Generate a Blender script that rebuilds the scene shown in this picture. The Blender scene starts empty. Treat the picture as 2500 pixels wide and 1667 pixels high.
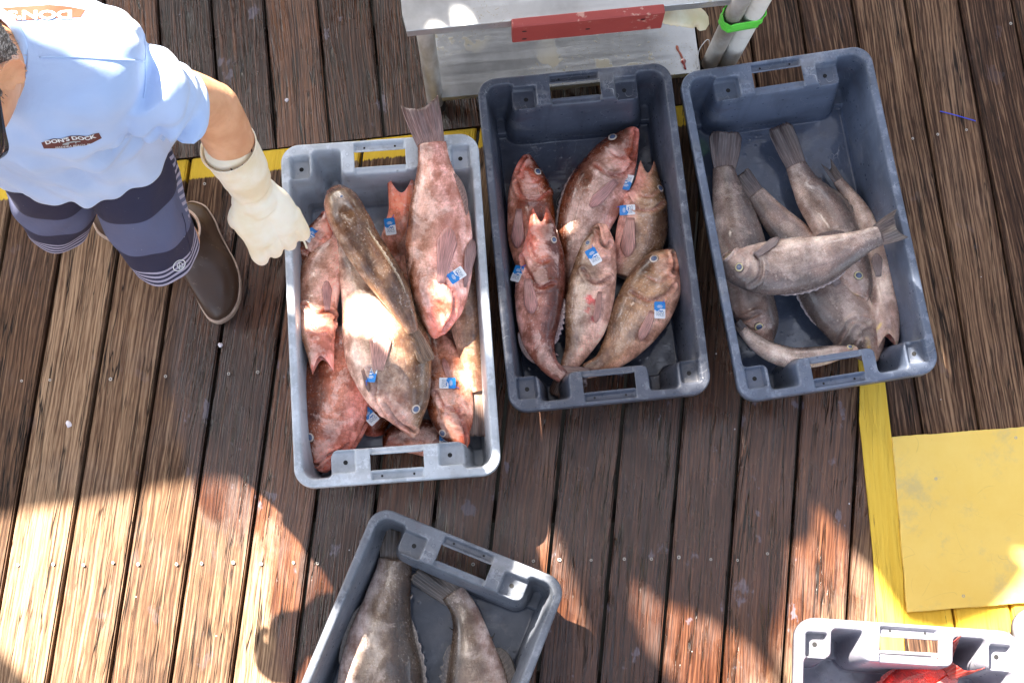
import bpy, bmesh, math, random
import numpy as np
from mathutils import Vector, Matrix, geometry
from mathutils.bvhtree import BVHTree

# ------------------------------------------------------------------ camera, world, sun, exposure
scene = bpy.context.scene
C = scene.collection
R = math.radians
CAM_H, TILT, FPX = 3.4, R(11.2), 3472.0
cam_d = bpy.data.cameras.new('camera'); cam_d.sensor_width = 36; cam_d.lens = 50
cam_d.clip_start = .05; cam_d.clip_end = 200
cam = bpy.data.objects.new('camera', cam_d); C.objects.link(cam)
cam.location = (0, 0, CAM_H); cam.rotation_euler = (TILT, 0, 0)
scene.camera = cam

SUN_EL, SUN_DIR = R(50), Vector((-.60, .80, 0)).normalized()     # horizontal direction towards the sun
world = bpy.data.worlds.new('World'); scene.world = world; world.use_nodes = True
wn = world.node_tree
sky = wn.nodes.new('ShaderNodeTexSky'); sky.sky_type = 'NISHITA'; sky.sun_disc = False
sky.sun_elevation = SUN_EL; sky.sun_rotation = math.atan2(SUN_DIR.x, SUN_DIR.y)
sky.air_density = 1.0; sky.dust_density = 2.5; sky.ozone_density = 1.0
bg = wn.nodes['Background']; bg.inputs[1].default_value = .052
mixn = wn.nodes.new('ShaderNodeMix'); mixn.data_type = 'RGBA'; mixn.inputs[0].default_value = .48     # bright haze in the sky
bw = wn.nodes.new('ShaderNodeRGBToBW'); wn.links.new(sky.outputs[0], bw.inputs[0]); wn.links.new(bw.outputs[0], mixn.inputs[7])
wn.links.new(sky.outputs[0], mixn.inputs[6])
tcw = wn.nodes.new('ShaderNodeTexCoord'); cl_n = wn.nodes.new('ShaderNodeTexNoise'); cl_n.inputs['Scale'].default_value = 2.6; cl_n.inputs['Detail'].default_value = 6; cl_n.inputs['Roughness'].default_value = .6
wn.links.new(tcw.outputs['Generated'], cl_n.inputs['Vector']); cl_r = wn.nodes.new('ShaderNodeMapRange'); wn.links.new(cl_n.outputs[0], cl_r.inputs[0])
for k_, v_ in ((1, .50), (2, .62), (3, .62), (4, 3.2)): cl_r.inputs[k_].default_value = v_
cl_m = wn.nodes.new('ShaderNodeVectorMath'); cl_m.operation = 'SCALE'; wn.links.new(mixn.outputs[2], cl_m.inputs[0]); wn.links.new(cl_r.outputs[0], cl_m.inputs['Scale'])   # bright cloud patches added to the unseen sky for varied highlights
wt = wn.nodes.new('ShaderNodeVectorMath'); wt.operation = 'MULTIPLY'; wt.inputs[1].default_value = (1.05, 1, .94); wn.links.new(cl_m.outputs[0], wt.inputs[0]); wn.links.new(wt.outputs[0], bg.inputs[0])
sd = bpy.data.lights.new('sun', 'SUN'); sd.energy = 4.3; sd.angle = R(.5); sd.color = (1, .91, .79)
sun = bpy.data.objects.new('sun', sd); C.objects.link(sun)
sun_vec = Vector((SUN_DIR.x*math.cos(SUN_EL), SUN_DIR.y*math.cos(SUN_EL), math.sin(SUN_EL)))
sun.rotation_euler = sun_vec.to_track_quat('Z', 'Y').to_euler(); sun.location = sun_vec*8
scene.view_settings.view_transform = 'Standard'; scene.view_settings.look = 'None'
scene.view_settings.exposure = 3.1; scene.view_settings.gamma = 1
scene.cycles.use_denoising = True

def P(px, py, z=0.0):
    """photo pixel (2500 wide) -> world point at height z"""
    u = px-1250.; v = 833.5-py
    c, s = math.cos(TILT), math.sin(TILT)
    y = v*c+FPX*s; zz = FPX*c-v*s
    t = (CAM_H-z)/zz
    return Vector((u*t, y*t, z))
K = 1.06293
def D(x, y, z=0.0): return P(x*K, y*K, z)

# ------------------------------------------------------------------ helpers
def tag(o, label=None, cat=None, group=None, kind=None):
    if label: o['label'] = label
    if cat: o['category'] = cat
    if group: o['group'] = group
    if kind: o['kind'] = kind
    return o
def obj(name, me, mat=None, parent=None, smooth=False):
    if isinstance(me, bmesh.types.BMesh):
        b = me; me = bpy.data.meshes.new(name); b.to_mesh(me); b.free()
    o = bpy.data.objects.new(name, me); C.objects.link(o)
    for m in (mat if isinstance(mat, (list, tuple)) else [mat] if mat else []): me.materials.append(m)
    if smooth: me.shade_smooth()
    if parent: o.parent = parent
    return o
def empty(name, loc=(0, 0, 0), rz=0):
    o = bpy.data.objects.new(name, None); C.objects.link(o); o.location = loc; o.rotation_euler = (0, 0, rz)
    o.empty_display_size = .05
    return o
def copy_tree(o, parent=None):
    c = o.copy(); C.objects.link(c)
    if parent: c.parent = parent
    for ch in [x for x in C.objects if x.parent == o]: copy_tree(ch, c)
    return c
def mesh(name, verts, faces):
    me = bpy.data.meshes.new(name); me.from_pydata([tuple(v) for v in verts], [], faces); me.update(); return me
def add_box(bm, x0, x1, y0, y1, z0, z1, M=None):
    vs = [bm.verts.new((x, y, z)) for x in (x0, x1) for y in (y0, y1) for z in (z0, z1)]
    if M is not None:
        for v in vs: v.co = M @ v.co
    f = [(0,1,3,2), (4,6,7,5), (0,4,5,1), (2,3,7,6), (0,2,6,4), (1,5,7,3)]
    return [bm.faces.new([vs[i] for i in q]) for q in f]
def bevel(o, w=.003, seg=2, ang=30):
    m = o.modifiers.new('bevel', 'BEVEL'); m.width = w; m.segments = seg; m.limit_method = 'ANGLE'; m.angle_limit = R(ang)
    m.harden_normals = False
    return o
def tube(pts, rad, n=12, cap=True):
    """tube mesh along points; rad a number or list"""
    bm = bmesh.new(); rings = []
    pts = [Vector(p) for p in pts]
    if not isinstance(rad, (list, tuple)): rad = [rad]*len(pts)
    up = Vector((0, 0, 1))
    t0 = (pts[1]-pts[0]).normalized()
    a = t0.cross(up); a = a.normalized() if a.length > .05 else t0.cross(Vector((1, 0, 0))).normalized()
    for i, p in enumerate(pts):
        t = (pts[min(i+1, len(pts)-1)]-pts[max(i-1, 0)]).normalized()
        a = (a-t*a.dot(t)).normalized(); b = t.cross(a)
        rings.append([bm.verts.new(p+(a*math.cos(k/n*2*math.pi)+b*math.sin(k/n*2*math.pi))*rad[i]) for k in range(n)])
    for i in range(len(rings)-1):
        for k in range(n):
            bm.faces.new((rings[i][k], rings[i][(k+1) % n], rings[i+1][(k+1) % n], rings[i+1][k]))
    if cap: bm.faces.new(rings[0][::-1]); bm.faces.new(rings[-1])
    return bm
def spline(pts, n):
    """Catmull-Rom through tuples of any length, n samples, chord-length parameter"""
    A = np.array([list(p) for p in pts], float)
    d = np.concatenate([[0], np.cumsum(np.linalg.norm(np.diff(A[:, :2], axis=0), axis=1))]); d /= d[-1]
    m = np.zeros_like(A)
    m[1:-1] = (A[2:]-A[:-2])/(d[2:]-d[:-2])[:, None]
    m[0] = (A[1]-A[0])/(d[1]-d[0]); m[-1] = (A[-1]-A[-2])/(d[-1]-d[-2])
    out = []
    for t in np.linspace(0, 1, n):
        i = min(max(int(np.searchsorted(d, t, side='right'))-1, 0), len(d)-2); h = d[i+1]-d[i]; u = (t-d[i])/h
        out.append((2*u**3-3*u*u+1)*A[i]+(u**3-2*u*u+u)*h*m[i]+(-2*u**3+3*u*u)*A[i+1]+(u**3-u*u)*h*m[i+1])
    return np.array(out)
def sstep(a, b, x): t = min(max((x-a)/(b-a), 0.), 1.); return t*t*(3-2*t)

# ---- node helpers
class NT:
    def __init__(s, name):
        s.m = bpy.data.materials.new(name); s.m.use_nodes = True; s.t = s.m.node_tree
        s.b = s.t.nodes['Principled BSDF']
    def put(s, sock, v):
        if isinstance(v, bpy.types.NodeSocket): s.t.links.new(v, sock)
        elif v is not None:
            if isinstance(v, (tuple, list)) and sock.type == 'RGBA' and len(v) == 3: v = tuple(v)+(1,)
            sock.default_value = v
    def n(s, typ, ins=(), out=0, **props):
        nd = s.t.nodes.new('ShaderNode'+typ)
        for k, v in props.items(): setattr(nd, k, v)
        for k, v in dict(ins).items(): s.put(nd.inputs[k], v)
        return nd.outputs[out]
    def bsdf(s, **kw):
        for k, v in kw.items(): s.put(s.b.inputs[k.replace('_', ' ')], v)
        return s.m
    def coord(s, w='Object'): return s.n('TexCoord', out=w)
    def attr(s, name, out='Color'): return s.n('Attribute', attribute_name=name, out=out)
    def map(s, v, scale=(1, 1, 1), loc=(0, 0, 0), rot=(0, 0, 0)):
        return s.n('Mapping', {0: v, 1: loc, 2: rot, 3: scale})
    def noise(s, v, scale=5, detail=4, rough=.55, dist=0, out=0):
        return s.n('TexNoise', {'Vector': v, 'Scale': scale, 'Detail': detail, 'Roughness': rough, 'Distortion': dist}, out=out)
    def math(s, op, a, b=None, c=None, clamp=False):
        return s.n('Math', {k: v for k, v in ((0, a), (1, b), (2, c)) if v is not None}, operation=op, use_clamp=clamp)
    def vmath(s, op, a, b=None, out=0):
        return s.n('VectorMath', {k: v for k, v in ((0, a), (1, b)) if v is not None}, operation=op, out=out)
    def range(s, v, a, b, c=0., d=1., smooth=True):
        return s.n('MapRange', {0: v, 1: a, 2: b, 3: c, 4: d}, interpolation_type='SMOOTHSTEP' if smooth else 'LINEAR')
    def mix(s, f, a, b, mode='MIX'):
        nd = s.t.nodes.new('ShaderNodeMix'); nd.data_type = 'RGBA'; nd.blend_type = mode; nd.clamp_factor = True
        s.put(nd.inputs[0], f); s.put(nd.inputs[6], a); s.put(nd.inputs[7], b); return nd.outputs[2]
    def ramp(s, v, stops, mode='LINEAR'):
        nd = s.t.nodes.new('ShaderNodeValToRGB'); s.put(nd.inputs[0], v); cr = nd.color_ramp; cr.interpolation = mode
        while len(cr.elements) < len(stops): cr.elements.new(.5)
        for e, (p, c) in zip(cr.elements, stops): e.position = p; e.color = tuple(c)+(1,)
        return nd.outputs[0]
    def bump(s, h, strength=.5, dist=.002, normal=None):
        return s.n('Bump', {'Height': h, 'Strength': strength, 'Distance': dist, 'Normal': normal})
    def sep(s, v): 
        nd = s.t.nodes.new('ShaderNodeSeparateXYZ'); s.put(nd.inputs[0], v); return nd.outputs
    def comb(s, x=0., y=0., z=0.): return s.n('CombineXYZ', {0: x, 1: y, 2: z})

# ------------------------------------------------------------------ the deck
LDIR = Vector((-math.sin(R(5.95)), -math.cos(R(5.95)), 0))       # run of the lower deck's planks
UDIR = Vector((math.sin(R(6.2)), -math.cos(R(6.2)), 0))
T0, T1 = P(0, 437), P(1160, 311)                                   # where the lower deck's planks end
R0, R1 = P(2103, 939), P(2143, 1516)
TN = Vector((-(T1-T0).y, (T1-T0).x, 0)).normalized()               # points up the picture
RN = Vector((-(R1-R0).y, (R1-R0).x, 0)).normalized()
if RN.x < 0: RN = -RN

def wood(name, lo, mid, hi, wetcol, wetmask, paint=None, cathedral=1., contrast=1., film_amt=.25):
    t = NT(name)
    uv = t.n('UVMap', uv_map='UVMap'); pos = t.n('NewGeometry', out='Position')
    a = t.sep(t.attr('plank', 'Vector')); rnd, rnd2, rnd3 = a[0], a[1], a[2]
    U, V, _ = t.sep(uv)
    # slow wander of the grain, knots push it aside
    w1 = t.noise(t.map(uv, (1.5, 12, 1)), 1, 2, .5)
    w2 = t.noise(t.map(uv, (.9, 3, 1)), 1, 1, .5)
    Vw = t.math('ADD', V, t.math('MULTIPLY', t.math('SUBTRACT', w1, .5), .012*cathedral))
    Vw = t.math('ADD', Vw, t.math('MULTIPLY', t.math('SUBTRACT', w2, .5), .07*cathedral))
    g = t.comb(U, Vw, 0.)
    band = t.noise(t.map(g, (1.8, 85, 1)), 1, 6, .66)               # broad early / late wood
    fib = t.noise(t.map(g, (9, 330, 1)), 1, 3, .6)                  # fibres
    ring = t.n('TexWave', {0: t.map(g, (.12, 1, 1)), 'Scale': 34, 'Distortion': 9, 'Detail': 3, 'Detail Scale': 1.4, 'Detail Roughness': .6}, wave_type='BANDS', bands_direction='Y', out=1)
    mixg = t.math('ADD', t.math('MULTIPLY', band, .72), t.math('MULTIPLY', ring, .13))
    mixg = t.math('ADD', mixg, t.math('MULTIPLY', fib, .37))
    mixg = t.math('ADD', mixg, t.math('MULTIPLY', t.math('SUBTRACT', rnd, .5), .2))
    mixg = t.range(mixg, .59-.14/contrast, .59+.17/contrast, 0, 1, False)
    col = t.ramp(mixg, [(0, lo), (.45, mid), (1, hi)])
    # per-plank tone
    col = t.mix(t.math('MULTIPLY', rnd2, .8), col, t.mix(1, col, (.55, .50, .48), 'MULTIPLY'))
    # long drying cracks
    cn = t.noise(t.map(g, (1.6, 30, 1), loc=(3.1, 7.7, 0)), 1, 3, .55)
    ridge = t.math('ABSOLUTE', t.math('SUBTRACT', cn, .5))
    crack = t.range(ridge, .0, .017, 1, 0)
    gate = t.range(t.noise(t.map(uv, (2.6, 22, 1), loc=(9, 2, 0)), 1, 2), .46, .6)
    crack = t.math('MULTIPLY', crack, gate)
    cn2 = t.noise(t.map(g, (3.2, 95, 1), loc=(1.1, 3.7, 0)), 1, 3, .55)
    crack2 = t.math('MULTIPLY', t.range(t.math('ABSOLUTE', t.math('SUBTRACT', cn2, .5)), 0, .022, 1, 0), t.range(t.noise(t.map(uv, (5, 40, 1)), 1, 1), .48, .62))
    # knots
    vo = t.n('TexVoronoi', {'Vector': t.map(uv, (1.9, 9, 1)), 'Scale': 1, 'Randomness': 1}, out=0)
    vo_c = t.n('TexVoronoi', {'Vector': t.map(uv, (1.9, 9, 1)), 'Scale': 1, 'Randomness': 1}, out=1)
    knot = t.math('MULTIPLY', t.range(vo, .12, .24, 1, 0), t.math('GREATER_THAN', t.sep(vo_c)[0], .62))
    kring = t.math('SINE', t.math('MULTIPLY', vo, 120.))
    knotc = t.mix(t.range(kring, -1, 1), (.022, .012, .008), (.07, .04, .025))
    col = t.mix(t.math('MULTIPLY', knot, .85), col, knotc)
    # weathered grey film, bleached patches
    film = t.range(t.noise(t.map(pos, (5, 5, 5)), 1, 5, .62), .47, .66)
    col = t.mix(t.math('MULTIPLY', film, film_amt), col, t.mix(mixg, (.09, .085, .095), (.24, .22, .22)))
    # foot-worn dirt patches
    dirt = t.range(t.noise(t.map(pos, (3.4, 2.3, 3), loc=(4, 9, 1)), 1, 6, .66), .5, .68)
    col = t.mix(t.math('MULTIPLY', dirt, .55), col, t.mix(.75, col, (.10, .075, .085), 'MULTIPLY'))
    col = t.mix(t.math('MULTIPLY', crack, .95), col, (.008, .006, .005))
    col = t.mix(t.math('MULTIPLY', crack2, .75), col, (.012, .009, .007))
    # wet area
    wet = wetmask(t, pos)
    wn_ = t.noise(t.map(pos, (7, 3, 5)), 1, 6, .68)
    wet = t.range(t.math('ADD', wet, t.math('MULTIPLY', t.math('SUBTRACT', wn_, .5), 1.3)), .22, .62)
    wetc = t.mix(1, col, wetcol, 'MULTIPLY')
    col = t.mix(wet, col, wetc)
    # standing-water / slime film, lilac grey
    slime = t.math('MULTIPLY', t.range(t.noise(t.map(pos, (16, 9, 9), loc=(2, 2, 2)), 1, 5, .6), .63, .67), t.range(wet, .0, 1, .22, 1))
    col = t.mix(t.math('MULTIPLY', slime, .42), col, (.20, .185, .24))
    # white specks (scales, droppings)
    sp = t.n('TexVoronoi', {'Vector': pos, 'Scale': 26, 'Randomness': 1}, out=0)
    spr = t.n('TexVoronoi', {'Vector': pos, 'Scale': 26, 'Randomness': 1}, out=1)
    speck = t.math('MULTIPLY', t.range(sp, .035, .06, 1, 0), t.math('GREATER_THAN', t.sep(spr)[0], .9))
    col = t.mix(speck, col, (.55, .53, .55))
    h = t.math('ADD', t.math('MULTIPLY', mixg, .55), t.math('MULTIPLY', fib, .5))
    h = t.math('SUBTRACT', h, t.math('MULTIPLY', crack, 2.4)); h = t.math('SUBTRACT', h, t.math('MULTIPLY', crack2, 1.2))
    rough = t.math('SUBTRACT', .82, t.math('MULTIPLY', wet, t.range(t.noise(t.map(pos, (14, 6, 9)), 1, 3), .35, .65, .42, .70)))
    spec = t.math('ADD', .25, t.math('MULTIPLY', wet, .4))
    if paint is not None:
        pm, pcol = paint(t, pos, h, uv)
        col = t.mix(pm, col, pcol); rough = t.mix(pm, rough, (.55, .55, .55))
        h = t.math('ADD', t.math('MULTIPLY', h, t.range(pm, 0, 1, 1, .45)), t.math('MULTIPLY', pm, .5))
    return t.bsdf(Base_Color=col, Roughness=rough, Specular_IOR_Level=spec, Normal=t.bump(h, .85, .0022))

def line_dist(t, pos, p, nrm):
    d = t.vmath('DOT_PRODUCT', t.vmath('SUBTRACT', pos, tuple(p)), tuple(nrm), out=1); return d
def blob(t, pos, p, sx, sy):
    v = t.vmath('DIVIDE', t.vmath('SUBTRACT', pos, tuple(p)), (sx, sy, 1e3)); return t.range(t.vmath('LENGTH', v, out=1), .55, 1.25, 1, 0)
YEL, YEL2 = (.74, .50, .035), (.62, .40, .03)
def wet_l(t, pos):
    m = blob(t, pos, P(1380, 1180), .80, .62)
    m = t.math('MAXIMUM', m, blob(t, pos, P(620, 880), .22, .45))
    m = t.math('MAXIMUM', m, t.math('MULTIPLY', blob(t, pos, P(850, 1400), .2, .35), 1.1))
    return t.math('MAXIMUM', m, t.math('MULTIPLY', blob(t, pos, P(1000, 1600), .35, .3), .9))
def wet_u(t, pos):
    m = blob(t, pos, P(600, 60), .95, .6)
    return t.math('MAXIMUM', m, blob(t, pos, P(1130, 280), .2, .2))
def paint_l(t, pos, h, uv):
    d = line_dist(t, pos, T0, TN)                                   # 0 at the plank ends, negative below
    worn = t.noise(t.map(uv, (22, 130, 1)), 1, 4, .65); big = t.noise(t.map(pos, (9, 9, 9)), 1, 3)
    dd = t.math('ADD', d, t.math('MULTIPLY', t.math('SUBTRACT', worn, .5), .02))
    m = t.range(dd, -.057, -.052)
    m = t.math('MULTIPLY', m, t.range(t.math('ADD', t.math('MULTIPLY', worn, .6), t.math('MULTIPLY', big, .5)), .42, .47))
    return m, t.mix(t.noise(t.map(uv, (8, 60, 1)), 1, 4), (.60, .36, .02), (.80, .56, .05))
PL = [P(2161, 933), P(2205, 1400)]
PLN = Vector((-(PL[1]-PL[0]).y, (PL[1]-PL[0]).x, 0)).normalized()
if PLN.x < 0: PLN = -PLN
BN = Vector((0.05, 1, 0)).normalized()
def paint_u(t, pos, h, uv):
    worn = t.noise(t.map(uv, (10, 150, 1)), 1, 4, .65); big = t.noise(t.map(pos, (14, 5, 9)), 1, 3, .6)
    d = t.math('ADD', line_dist(t, pos, PL[0], PLN), t.math('MULTIPLY', t.math('SUBTRACT', worn, .5), .004))
    left = t.range(d, .0, .002, 1, 0)
    right = t.math('GREATER_THAN', line_dist(t, pos, P(2103, 939), RN), -.01)
    left = t.math('MULTIPLY', t.math('MULTIPLY', left, right), t.range(line_dist(t, pos, P(2180, 640), (0, 1, 0)), .0, .01, 1, 0))
    d2 = t.math('ADD', line_dist(t, pos, P(2300, 1532), BN), t.math('MULTIPLY', t.math('SUBTRACT', worn, .5), .01))
    low = t.math('MULTIPLY', t.range(d2, -.002, .002), t.range(line_dist(t, pos, P(2300, 1400), (0, 1, 0)), .0, .01, 1, 0))
    m = t.math('MULTIPLY', low, right)
    chips = t.range(t.math('ADD', t.math('MULTIPLY', worn, .7), t.math('MULTIPLY', big, .42)), .395, .43)
    return t.math('MULTIPLY', m, chips), t.mix(t.noise(t.map(uv, (5, 60, 1)), 1, 4), (.66, .38, .025), (.86, .58, .07))
M_WL = wood('weathered_plank', (.040, .020, .0115), (.145, .079, .044), (.44, .295, .18), (.42, .26, .205), wet_l, paint_l, cathedral=.8, contrast=.70, film_amt=.10)
M_WU = wood('dark_plank', (.024, .012, .008), (.095, .048, .028), (.38, .24, .145), (.52, .36, .30), wet_u, paint_u, cathedral=1.3, contrast=.85, film_amt=.05)

def planks(gaps, dirv, zt, clips, seed, width=.1425, gap=.0075):
    """boards between the given gap positions (x at y=.5), clipped by (point, normal-to-keep) planes"""
    rnd = random.Random(seed); bm = bmesh.new()
    uvl = bm.loops.layers.uv.new('UVMap'); cl = bm.loops.layers.float_color.new('plank')
    side = Vector((-dirv.y, dirv.x, 0)); side = side if side.x > 0 else -side
    for i in range(len(gaps)-1):
        x0, x1 = gaps[i]+gap/2, gaps[i+1]-gap/2
        dz = rnd.uniform(-.0015, .0015); r = (rnd.random(), rnd.random(), rnd.random()); off = rnd.uniform(0, 40); voff = rnd.uniform(0, 20)
        o = Vector((x0, .5, 0))
        for cuts in clips(x0, x1): piece(bm, uvl, cl, x0, x1, dirv, side, zt+dz, cuts, o, r, off, voff)
    bm.normal_update()
    return bm
def piece(bm, uvl, cl, x0, x1, dirv, side, z0, cuts, o, r, off, voff):
        b = bmesh.new()
        f = add_box(b, x0, x1, -3.2, 3.6, -.04, 0)
        bmesh.ops.bevel(b, geom=[e for e in b.edges if abs((e.verts[0].co-e.verts[1].co).y) > 1 and e.verts[0].co.z > -.01], offset=.004, segments=2, affect='EDGES')
        for v in b.verts:
            x, l, z = v.co; v.co = Vector((x, .5, 0))-dirv*l+Vector((0, 0, z+z0))
        for p, n in cuts:
            bmesh.ops.bisect_plane(b, geom=b.verts[:]+b.edges[:]+b.faces[:], plane_co=p, plane_no=n, clear_inner=True)
            ed = [e for e in b.edges if e.is_boundary]
            if ed: bmesh.ops.holes_fill(b, edges=ed)
        vm = {}
        for v in b.verts: vm[v] = bm.verts.new(v.co)
        for fc in b.faces:
            try: nf = bm.faces.new([vm[v] for v in fc.verts])
            except ValueError: continue
            for lp, src in zip(nf.loops, fc.loops):
                q = src.vert.co-o
                lp[uvl].uv = (q.dot(dirv)+off, q.dot(side)+voff+(src.vert.co.z if abs(fc.normal.z) < .5 else 0))
                lp[cl] = (r[0], r[1], r[2], 1)
        b.free()
lg = [-.872+.1425*k for k in range(-14, 16)]
lower = obj('lower_deck', planks(lg, LDIR, 0, lambda a, b: [[(T0-TN*.002, -TN), (R0-RN*.002, -RN)]], 5, gap=.009), M_WL)
tag(lower, 'weathered brown planks of the pier deck below the yellow line', kind='structure')
ug = [-.245+.1366*k for k in range(-14, 18)]
def ucuts(x0, x1):
    if x1 < .74: return [[(T0+TN*.002, TN)]]
    return [[(T0+TN*.0, TN)], [(T0, -TN), (R0+RN*.002, RN)]]
upper = obj('upper_deck', planks(ug, UDIR, .001, ucuts, 9, gap=.0065), M_WU)
tag(upper, 'dark brown planks of the pier deck above and right of the yellow line', kind='structure')
side_deck = upper
def paint_all(t, pos, h, uv):
    worn = t.noise(t.map(uv, (7, 130, 1)), 1, 5, .7); big = t.noise(t.map(pos, (9, 4, 9)), 1, 3, .6)
    edge = t.range(line_dist(t, pos, PL[0], PLN), -.022, -.004, 0, .085)     # flaked along the right-hand arris
    m = t.range(t.math('SUBTRACT', t.math('ADD', t.math('MULTIPLY', worn, .7), t.math('MULTIPLY', big, .42)), edge), .375, .40)
    return m, t.mix(t.noise(t.map(uv, (3, 90, 1)), 1, 5, .65), (.62, .36, .02), (.88, .64, .10))
M_YB = wood('flaking_yellow_plank', (.03, .018, .012), (.10, .06, .04), (.3, .2, .13), (.6, .5, .45), wet_u, paint_all, cathedral=.5)
yb = [(2090,780),(2150,780),(2161,933),(2181,1100),(2196,1290),(2205,1400),(2209,1660),(2158,1660),(2143,1516),(2132,1355),(2117,1203),(2105,1086),(2098,1027),(2100,939)]
bm = bmesh.new(); tp_ = [bm.verts.new(P(x, y, .0085)) for x, y in yb]; bt_ = [bm.verts.new(P(x, y, .0085)-Vector((0, 0, .006))) for x, y in yb]
bm.faces.new(tp_[::-1]); bm.faces.new(bt_)
for k in range(len(yb)): bm.faces.new((tp_[k], tp_[(k+1) % len(yb)], bt_[(k+1) % len(yb)], bt_[k]))
bmesh.ops.recalc_face_normals(bm, faces=bm.faces); bmesh.ops.triangulate(bm, faces=[f for f in bm.faces if len(f.verts) > 4])
uvl = bm.loops.layers.uv.new('UVMap'); cl = bm.loops.layers.float_color.new('plank'); RD = (R1-R0).normalized()
for f in bm.faces:
    for lp in f.loops: q = lp.vert.co-R0; lp[uvl].uv = (q.dot(RD)+3, q.dot(RN)+5+lp.vert.co.z); lp[cl] = (.6, .1, .5, 1)
yo = obj('edge_board', bm, M_YB); bevel(yo, .0015, 2, 50)
tag(yo, 'long narrow yellow painted board with flaking edge, left of the square board', 'board')
# joists and the dark ground under the pier
t = NT('joist_wood'); M_JOIST = t.bsdf(Base_Color=t.mix(t.noise(t.map(t.coord(), (3, 30, 3)), 1), (.012, .009, .007), (.03, .022, .016)), Roughness=.9)
bm = bmesh.new()
for y in [-3.0+.406*k for k in range(18)]: add_box(bm, -4, 4, y, y+.045, -.2, -.043)
tag(obj('joists', bm, M_JOIST), 'dark joists under the pier planks', kind='structure')
t = NT('dark_sand'); M_SAND = t.bsdf(Base_Color=t.mix(t.noise(t.coord(), 6), (.01, .009, .008), (.03, .027, .02)), Roughness=1.)
tag(obj('ground', mesh('ground', [(-60, -60, -1.6), (60, -60, -1.6), (60, 60, -1.6), (-60, 60, -1.6)], [(0, 1, 2, 3)]), M_SAND), 'dark ground under the pier', kind='structure')

# screws in the planks
t = NT('screw_steel'); M_SCREW = t.bsdf(Base_Color=(.40, .37, .34), Metallic=.7, Roughness=.5)
t = NT('black_void'); M_BLACK = t.bsdf(Base_Color=(.006, .006, .007), Roughness=.7)
def screw_mesh():
    bm = bmesh.new(); r, n = .0052, 16
    prof = [(r, 0), (r, .0012), (r*.8, .0016), (r*.45, .0012), (r*.4, -.0015)]
    rings = [[bm.verts.new((a*math.cos(k/n*6.2832), a*math.sin(k/n*6.2832), z)) for k in range(n)] for a, z in prof]
    for i in range(len(rings)-1):
        for k in range(n): bm.faces.new((rings[i][k], rings[i][(k+1) % n], rings[i+1][(k+1) % n], rings[i+1][k]))
    f = bm.faces.new(rings[-1]); f.material_index = 1; bm.normal_update(); bmesh.ops.recalc_face_normals(bm, faces=bm.faces)
    me = bpy.data.meshes.new('screw'); bm.to_mesh(me); bm.free(); me.materials.append(M_SCREW); me.materials.append(M_BLACK); return me
scr = screw_mesh(); rs = random.Random(3)
def screw(p, par):
    o = bpy.data.objects.new('screw', scr); C.objects.link(o); o.parent = par
    o.location = (p.x, p.y, .0035 if par is lower else .0045); o.rotation_euler = (rs.uniform(-.08, .08), rs.uniform(-.08, .08), rs.uniform(0, 3)); s = rs.uniform(.62, .86); o.scale = (s, s, s)
for px, py in [(45,1379),(131,1377),(205,1379),(277,1373),(338,1377),(432,1377),(493,1375),(570,1373),(638,1376),(717,1373),(776,1375),
               (1302,1369),(1366,1366),(1443,1367),(1524,1364),(1590,1364),(1657,1360),(1735,1365),(1800,1367),(1873,1351),(1155,1377),
               (54,930),(123,928),(271,926),(405,919),(559,913),(630,909),(500,450),(930,1370)]:
    screw(P(px, py), lower)
for px, py in [(2358,319),(2288,330),(2227,340),(2466,60)]: screw(P(px, py), side_deck)

# yellow access plate lying on the right-hand planks
def paint_mat(name, a, b, scuff=.4):
    t = NT(name); c = t.coord()
    col = t.mix(t.noise(c, 9, 6, .7), a, b)
    col = t.mix(t.math('MULTIPLY', t.range(t.noise(t.map(c, (1, 1, 1), loc=(3, 1, 0)), 5, 6, .72), .5, .66), scuff), col, (.50, .42, .22))
    sc = t.n('TexVoronoi', {'Vector': t.noise(c, 3, 2, out=1), 'Scale': 9, 'Randomness': 1}, feature='DISTANCE_TO_EDGE', out=0)
    scr_ = t.math('MULTIPLY', t.range(sc, .0, .012, 1, 0), t.range(t.noise(c, 24, 3), .5, .62))
    chips = t.range(t.noise(t.map(c, (1, 1, 1), loc=(7, 7, 0)), 38, 5, .75), .70, .73)
    col = t.mix(t.math('MULTIPLY', scr_, .25), col, (.25, .18, .08)); col = t.mix(chips, col, (.07, .06, .055))
    h = t.math('SUBTRACT', t.noise(c, 40, 4), t.math('MULTIPLY', chips, 1.5))
    return t.bsdf(Base_Color=col, Roughness=t.range(t.noise(c, 14, 3), .3, .7, .45, .65), Normal=t.bump(h, .35, .001))
M_PLATE = paint_mat('yellow_paint', (.76, .50, .085), (.86, .64, .17), .6)
zt = .013
pc = [P(2178, 1066, zt), P(2215, 1494, zt), P(2760, 1452, zt), P(2723, 1024, zt)]
bm = bmesh.new(); rp = random.Random(2)
ring = []
for a, b_ in zip(pc, pc[1:]+pc[:1]):
    n = 60
    for k in range(n):
        q = a.lerp(b_, k/n); nr = (b_-a).normalized().cross(Vector((0, 0, 1)))
        q = q+nr*rp.uniform(-.0006, .0006)+nr*.0005*math.sin(k*.37); ring.append(q)
top = [bm.verts.new(q) for q in ring]; bot = [bm.verts.new((q.x, q.y, .003)) for q in ring]
bm.faces.new(top[::-1]); bm.faces.new(bot)
for k in range(len(ring)): bm.faces.new((top[k], top[(k+1) % len(ring)], bot[(k+1) % len(ring)], bot[k]))
bmesh.ops.recalc_face_normals(bm, faces=bm.faces)
plate = obj('deck_plate', bm, M_PLATE); bevel(plate, .002, 2, 50)
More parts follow.
